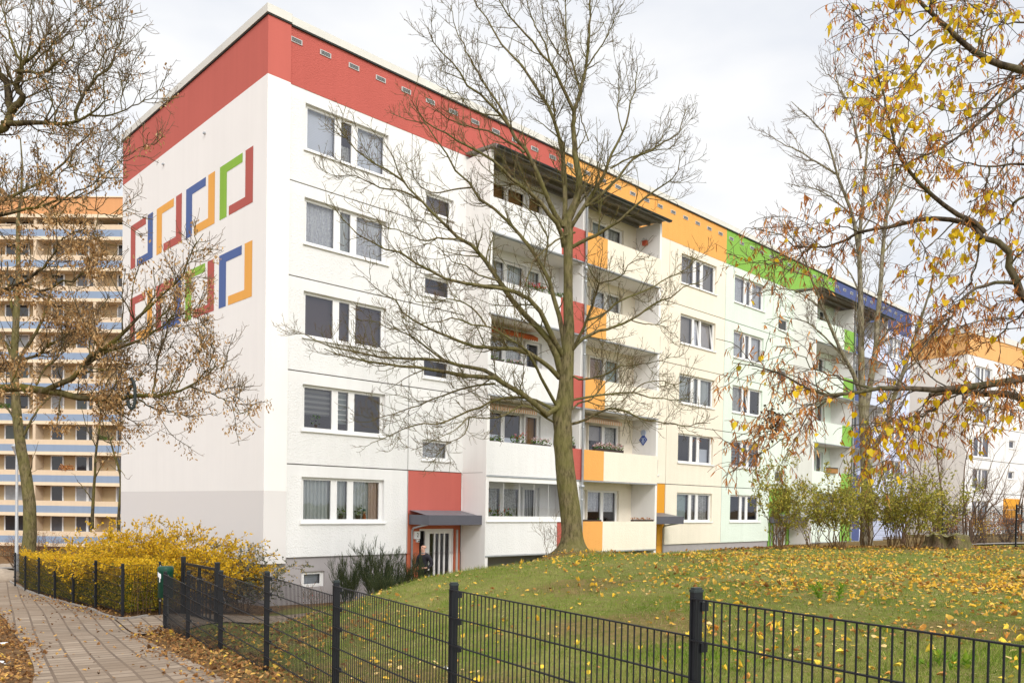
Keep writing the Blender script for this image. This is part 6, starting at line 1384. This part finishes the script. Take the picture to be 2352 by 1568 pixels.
for sd_, h, sx in (('l', J['hl'], -1), ('r', J['hr'], 1)):
    for fi, (dx, ln) in enumerate(((-.027, .065), (-.009, .078), (.009, .074), (.027, .058))):
        a, b, c = 'f%s%da' % (sd_, fi), 'f%s%db' % (sd_, fi), 'f%s%dc' % (sd_, fi)
        J[a] = (h[0] + dx * .9, h[1] - .035, h[2] + .005, .0095); J[b] = (h[0] + dx, h[1] - .035 - ln * .5, h[2] - .006, .0088); J[c] = (h[0] + dx + sx * .006, h[1] - .035 - ln * .75, h[2] - .04, .0078); ch.append(['h' + sd_, a, b, c])
    J['t%sa' % sd_] = (h[0] + sx * .04, h[1] + .0, h[2] + .012, .011); J['t%sb' % sd_] = (h[0] + sx * .052, h[1] - .045, h[2] + .0, .009); ch.append(['h' + sd_, 't%sa' % sd_, 't%sb' % sd_])
body = skin('body', J, ch, M['skin'], MAN)
eb = MB()
for s_ in (-1, 1): eb.lathe([(.001, 0), (.009, .003), (.011, .009), (.009, .015), (.001, .018)], (s_ * .031, -.098, 1.672), M['ink'], 8); eb.box(s_ * .018, s_ * .048, -.104, -.090, 1.700, 1.706, M['hair'])
eb.box(-.026, .026, -.106, -.09, 1.606, 1.612, m_plain('lip_skin', (.38, .14, .11), .5)); eb.build('face_features', body)
JK = {'pel': (0, .02, .88, (.175, .135)), 'wai': (0, .02, 1.06, (.17, .13)), 'che': (0, .03, 1.29, (.19, .14)), 'sho': (0, .025, 1.43, (.14, .105)), 'col': (0, .01, 1.50, (.078, .075)), 'sl': (.20, .03, 1.39, .088), 'el': (.28, .095, 1.12, .068), 'wl': (.21, -.115, 1.02, .05), 'sr': (-.20, .03, 1.39, .088), 'er': (-.26, .02, 1.11, .068), 'wr': (-.185, -.19, 1.06, .05)}
skin('jacket', JK, [['pel', 'wai', 'che', 'sho', 'col'], ['sho', 'sl', 'el', 'wl'], ['sho', 'sr', 'er', 'wr']], M['jacket'], MAN)
TRJ = {'pel': (0, .02, .93, (.165, .125)), 'hipl': (.09, .02, .86, .115), 'knl': (.10, .0, .50, .082), 'anl': (.11, .03, .10, .072), 'hipr': (-.09, .02, .86, .115), 'knr': (-.10, -.01, .50, .082), 'anr': (-.11, .03, .10, .072)}
skin('trousers', TRJ, [['pel', 'hipl', 'knl', 'anl'], ['pel', 'hipr', 'knr', 'anr']], M['trousers'], MAN)
for s_ in (1, -1): skin('shoe', {'a': (.11 * s_, .06, .05, .05), 'b': (.115 * s_, -.03, .045, .05), 'c': (.13 * s_, -.16, .035, (.045, .035))}, [['a', 'b', 'c']], M['ink'], MAN)
skin('hair', {'a': (-.074, .03, 1.69, (.022, .05)), 'b': (0, .075, 1.68, (.05, .04)), 'c': (.074, .03, 1.69, (.022, .05)), 'd': (0, .06, 1.735, (.05, .045))}, [['a', 'b', 'c'], ['b', 'd']], M['hair'], MAN)
cb = MB(); cb.tube([(.06 * math.cos(t) * 1.15, .0 + .06 * math.sin(t) * 1.1, 1.505 + .012 * math.sin(t)) for t in np.linspace(-2.2, 5.3 - .4, 14)], .018, M['shirt']); cb.build('collar', MAN)
bg = MB(); V_ = []
for j, (z_, sx_, sy_) in enumerate([(.0, .17, .07), (.04, .19, .09), (.25, .18, .08), (.38, .16, .04)]):
    for i in range(12): t = 2 * math.pi * i / 12; V_.append((sx_ * math.copysign(abs(math.cos(t)) ** .6, math.cos(t)) * (1 + .05 * math.sin(i * 2.3 + j)), sy_ * math.sin(t), z_))
bg.idx(V_, [(j * 12 + i, j * 12 + (i + 1) % 12, (j + 1) * 12 + (i + 1) % 12, (j + 1) * 12 + i) for j in range(3) for i in range(12)] + [tuple(range(12))[::-1]], m_lace('patterned_bag_cloth', (.75, .75, .73), (.35, .35, .36)), True)
for s_ in (-.03, .03): bg.tube([(-.10, s_, .37), (-.06, s_, .50), (.06, s_, .50), (.10, s_, .37)], .008, M['paper'], 6)
bo = bg.build('shopping_bag'); hw = Matrix.Rotation(R(-28), 3, 'Z') @ Vector((-.15, -.36, .58)); bo.location = (pp[0] + hw.x - .12, pp[1] + hw.y, mz + hw.z - .35); tag(bo, 'pale patterned shopping bag hanging beside the man at the door', 'bag')

# ------------------------------------------------------------------ small things on the balconies and sills
def bloc(px, py, X=None, Y=None):
    """point of the surveyed pixel on a plane x=X or y=Y of the main building, in building coordinates"""
    v = _d + _r * ((px - 1176) / FPX) + _u * ((CYP - py) / FPX); c, s = math.cos(YAW), math.sin(YAW)
    o_ = np.array([*wb(CAM[0], CAM[1]), CAM[2]]); dl = np.array([v[0] * c + v[1] * s, -v[0] * s + v[1] * c, v[2]])
    t = (X - o_[0]) / dl[0] if X is not None else (Y - o_[1]) / dl[1]; return o_ + dl * t
def plantbox(x0, x1, y, z, label, leafm='green_leaf', petals=None, npet=0, H=.22, nl=160, box=True, group=None, seed=1, cat='flower box', name='flower_box'):
    p = bw((x0 + x1) / 2, y, z); root = empty(name, label, cat, p, YAW, group); w = (x1 - x0) / 2; g = np.random.default_rng(seed)
    if box:
        b = MB(); b.prism([(-.07, 0), (.07, 0), (.085, .13), (.06, .13), (.055, .10), (-.055, .10), (-.06, .13), (-.085, .13)], 0, -w, w, M['planter']); b.build('box', root); zb = .12
    else:
        b = MB(); b.lathe([(.06, 0), (.085, .14), (.09, .15), (.075, .15), (.07, .11)], (0, 0, 0), M['planter'], 12); b.build('pot', root); zb = .13
    def lm(nm, n_, mat, s0, s1, h0, h1):
        cl = .25 + .75 * vnoise(np.linspace(-w, w, 9), np.zeros(9), 9.0, seed); x = g.uniform(-w, w, n_); hh = np.interp(x, np.linspace(-w, w, 9), cl); q = np.stack([x * (1 if box else 1.2), g.normal(0, .06, n_), zb + g.uniform(h0, h1, n_) * H * hh], 1); s = g.uniform(s0, s1, n_)
        V, F = leaves(q, np.stack([s, s, s], 1), g.normal(0, 1, (n_, 3)) + np.array([0, -.3, .5]), LEAF6, seed); link(nm, np_mesh(nm, V, F, mat, False), root)
    lm('foliage', nl, M[leafm], .04, .075, 0, 1)
    if petals: lm('blossoms', npet * 2, M[petals], .04, .065, .55, 1.2)
    return root
zt = lambda k: 2.8 * k + 1.10
plantbox(7.2, 7.9, -1.0, zt(1) - .08, 'yellow-green plants on the first-floor white balcony, nearest its left wall', H=.32, seed=1, nl=120)
plantbox(8.35, 9.05, -1.0, zt(1) - .08, 'yellow-leaved plant with small red blooms in a dark box on the first-floor white balcony', petals='petal_red', npet=16, H=.42, seed=2, nl=130)
plantbox(9.4, 10.35, -1.0, zt(1) - .06, 'low pink-flowering dark box on the first-floor white balcony left of the maple trunk', petals='petal_pink', npet=40, H=.25, seed=3)
plantbox(11.35, 11.75, -1.0, zt(1), 'upright leafy plant on the first-floor balcony right of the maple trunk', H=.40, seed=4, nl=90)
plantbox(12.75, 14.55, -1.16, zt(1) - .02, 'long box full of pink and white flowers on the first-floor cream balcony', petals='petal_pink', npet=190, H=.34, seed=5, nl=330)
plantbox(8.9, 9.9, -1.05, zt(3) - .06, 'red geraniums on the third-floor white balcony', petals='petal_red', npet=45, H=.28, seed=6)
plantbox(10.1, 10.9, -1.05, zt(3) - .06, 'leafy green box without blooms on the third-floor white balcony', H=.26, seed=7)
plantbox(7.1, 7.8, -1.05, zt(2) - .04, 'small green plants on the second-floor white balcony under the red awning', H=.22, seed=8, nl=70)
plantbox(8.0, 8.8, -1.05, zt(2) - .04, 'second green box with pale flowers under the red awning', petals='petal_pink', npet=18, H=.18, seed=9, nl=60)
plantbox(12.1, 13.2, -1.16, zt(0) - .06, 'empty dark planter on the orange part of the ground-floor balcony', nl=8, H=.08, seed=10)
plantbox(15.3, 16.7, -1.16, zt(0) - .06, 'dark planter with a withered brown plant on the ground-floor cream balcony', leafm='bract', nl=70, H=.14, seed=11)
plantbox(7.1, 8.6, -.85, 1.0, 'lush green plant with red flowers behind the glazed ground-floor balcony', petals='petal_red', npet=22, H=.75, nl=420, seed=12, cat='potted plant', name='potted_plant')
plantbox(2.6, 2.8, .22, 1.12, 'small potted plant behind the right pane of the ground-floor left window', H=.42, nl=60, box=False, seed=13, cat='potted plant', name='potted_plant')
plantbox(1.95, 2.15, .22, 1.12, 'small potted plant behind the narrow middle pane of the ground-floor window', H=.36, nl=40, box=False, seed=14, cat='potted plant', name='potted_plant')
plantbox(.95, 1.2, .20, 3.9, 'spiky potted plant on the first-floor window sill under the striped blind', H=.4, nl=50, box=False, seed=15, cat='potted plant', name='potted_plant')
p = bw(2.92, .20, 1.12); FG = empty('scarecrow_figurine', 'little scarecrow figurine with green hat behind the ground-floor window pane', 'figurine', p, YAW)
b = MB(); b.lathe([(.05, 0), (.065, .06), (.05, .17), (.025, .21)], (0, 0, 0), M['awn_red'], 10); b.build('figure_body', FG); b = MB(); b.lathe([(.01, .20), (.045, .225), (.05, .26), (.03, .30)], (0, 0, 0), m_plain('doll_skin', (.7, .5, .32)), 10); b.build('figure_head', FG); b = MB(); b.lathe([(.075, .285), (.05, .295), (.04, .35), (.02, .36)], (0, 0, 0), m_plain('felt_hat', (.04, .16, .12)), 10); b.build('hat', FG)
# ornaments on the inner wall of the cream balcony
q = bloc((1800 + 2020 / 2.613) * .57422, (1650 + 283 / 2.613) * .57422, X=16.71)
def worn(nm, label, cat, poly, mat, px, py, d, X=16.715):
    q = bloc(px, py, X=X); p = bw(*q); b = MB(); b.prism(poly, 0, -d, 0, mat); root = empty(nm, label, cat, p, YAW); return root, b
mb_ = m_plain('blue_enamel', (.04, .08, .30), .35); mw_ = m_plain('pale_blue_enamel', (.42, .48, .62), .4)
root, b = worn('wall_ornament', 'blue diamond-shaped tile hanging on the inner wall of the first-floor cream balcony', 'wall ornament', [(-.22, 0), (0, -.26), (.22, 0), (0, .26)], mb_, (1800 + 2020 / 2.613) * .57422, (1650 + 283 / 2.613) * .57422, .012); b.prism([(-.15, 0), (0, -.18), (.15, 0), (0, .18)], 0, -.016, -.012, mw_); b.prism([(-.12, 0), (0, -.14), (.12, 0), (0, .14)], 0, -.02, -.016, mb_); b.prism([(-.03, -.09), (.03, -.09), (.03, .09), (-.03, .09)], 0, -.024, -.02, mw_); b.build('tile', root)
root, b = worn('wall_ornament', 'pale blue round mask ornament above the blue diamond tile', 'wall ornament', [(.13 * math.cos(t), .13 * math.sin(t)) for t in np.linspace(0, 2 * math.pi, 15)[:-1]], mw_, (1800 + 2023 / 2.613) * .57422, (1650 + 210 / 2.613) * .57422, .03); b.prism([(-.05, -.22), (.05, -.22), (.07, -.10), (-.07, -.10)], 0, -.028, 0, mb_); b.build('disc', root)
q = bloc(784.4 + 2097 * .33364, 523.1 + 105 * .33364, X=16.715); BH = empty('birdhouse', 'small red birdhouse with pale roof on the wall of the top cream balcony', 'birdhouse', bw(*q), YAW)
b = MB(); b.box(-.16, 0, -.10, .10, -.12, .08, m_plain('red_birdhouse_paint', (.50, .10, .05))); b.lathe([(.02, -.01), (.02, .01)], (-.16, 0, 0), M['ink'], 8); b.build('box', BH); b = MB(); b.prism([(-.14, .07), (.14, .07), (0, .18)], 0, -.20, .01, m_plain('pale_roof_paint', (.5, .5, .48))); b.build('roof', BH)
q = bloc(1567.6 + 1030 * .33364, 1045 + 97 * .33364, Y=-1.3); WBX = empty('wooden_box', 'brown wooden box with black lid on the mint balcony behind the leaves', 'box', bw(q[0], -1.28, q[2]), YAW); b = MB(); b.box(-.55, .55, -.12, .08, -.22, .05, M['blind_wood']); b.build('crate', WBX); b = MB()
for i in range(6): b.box(-.55 + .185 * i, -.55 + .185 * i + .16, -.14, .1, .05, .10, M['dark'])
b.build('lid', WBX)

# greenery on a few of the tower's balconies
for i, (x, k_, lab) in enumerate([(-1.6, 3, 'dense green plants on a tower balcony next to the white gable'), (.9, 5, 'small green plants on a higher tower balcony by the gable'), (-11.2, 4, 'green plants on a tower balcony at the far left edge'), (-5.2, 2, 'dry brown plants on a low tower balcony')]):
    p = np.array(T_.location) + np.array([x * math.cos(R(-1.6)), x * math.sin(R(-1.6)), fl0 + 2.8 * k_ + .86]); g = np.random.default_rng(300 + i); n = 260
    root = empty('flower_box', lab, 'flower box', (p[0], p[1] + .1, p[2]), R(-1.6)); b = MB(); b.box(-.6, .6, -.09, .09, -.02, .16, M['planter']); b.build('box', root)
    q = np.stack([g.uniform(-.65, .65, n), g.normal(0, .1, n), .12 + g.random(n) * .55 * (.4 + .6 * vnoise(g.uniform(-.65, .65, n), np.zeros(n), 5.0, i))], 1); s_ = g.uniform(.08, .14, n)
    V, F = leaves(q, np.stack([s_, s_, s_], 1), g.normal(0, 1, (n, 3)), LEAF6, 5); link('foliage', np_mesh('foliage', V, F, M['green_leaf' if i < 3 else 'bract'], False), root)
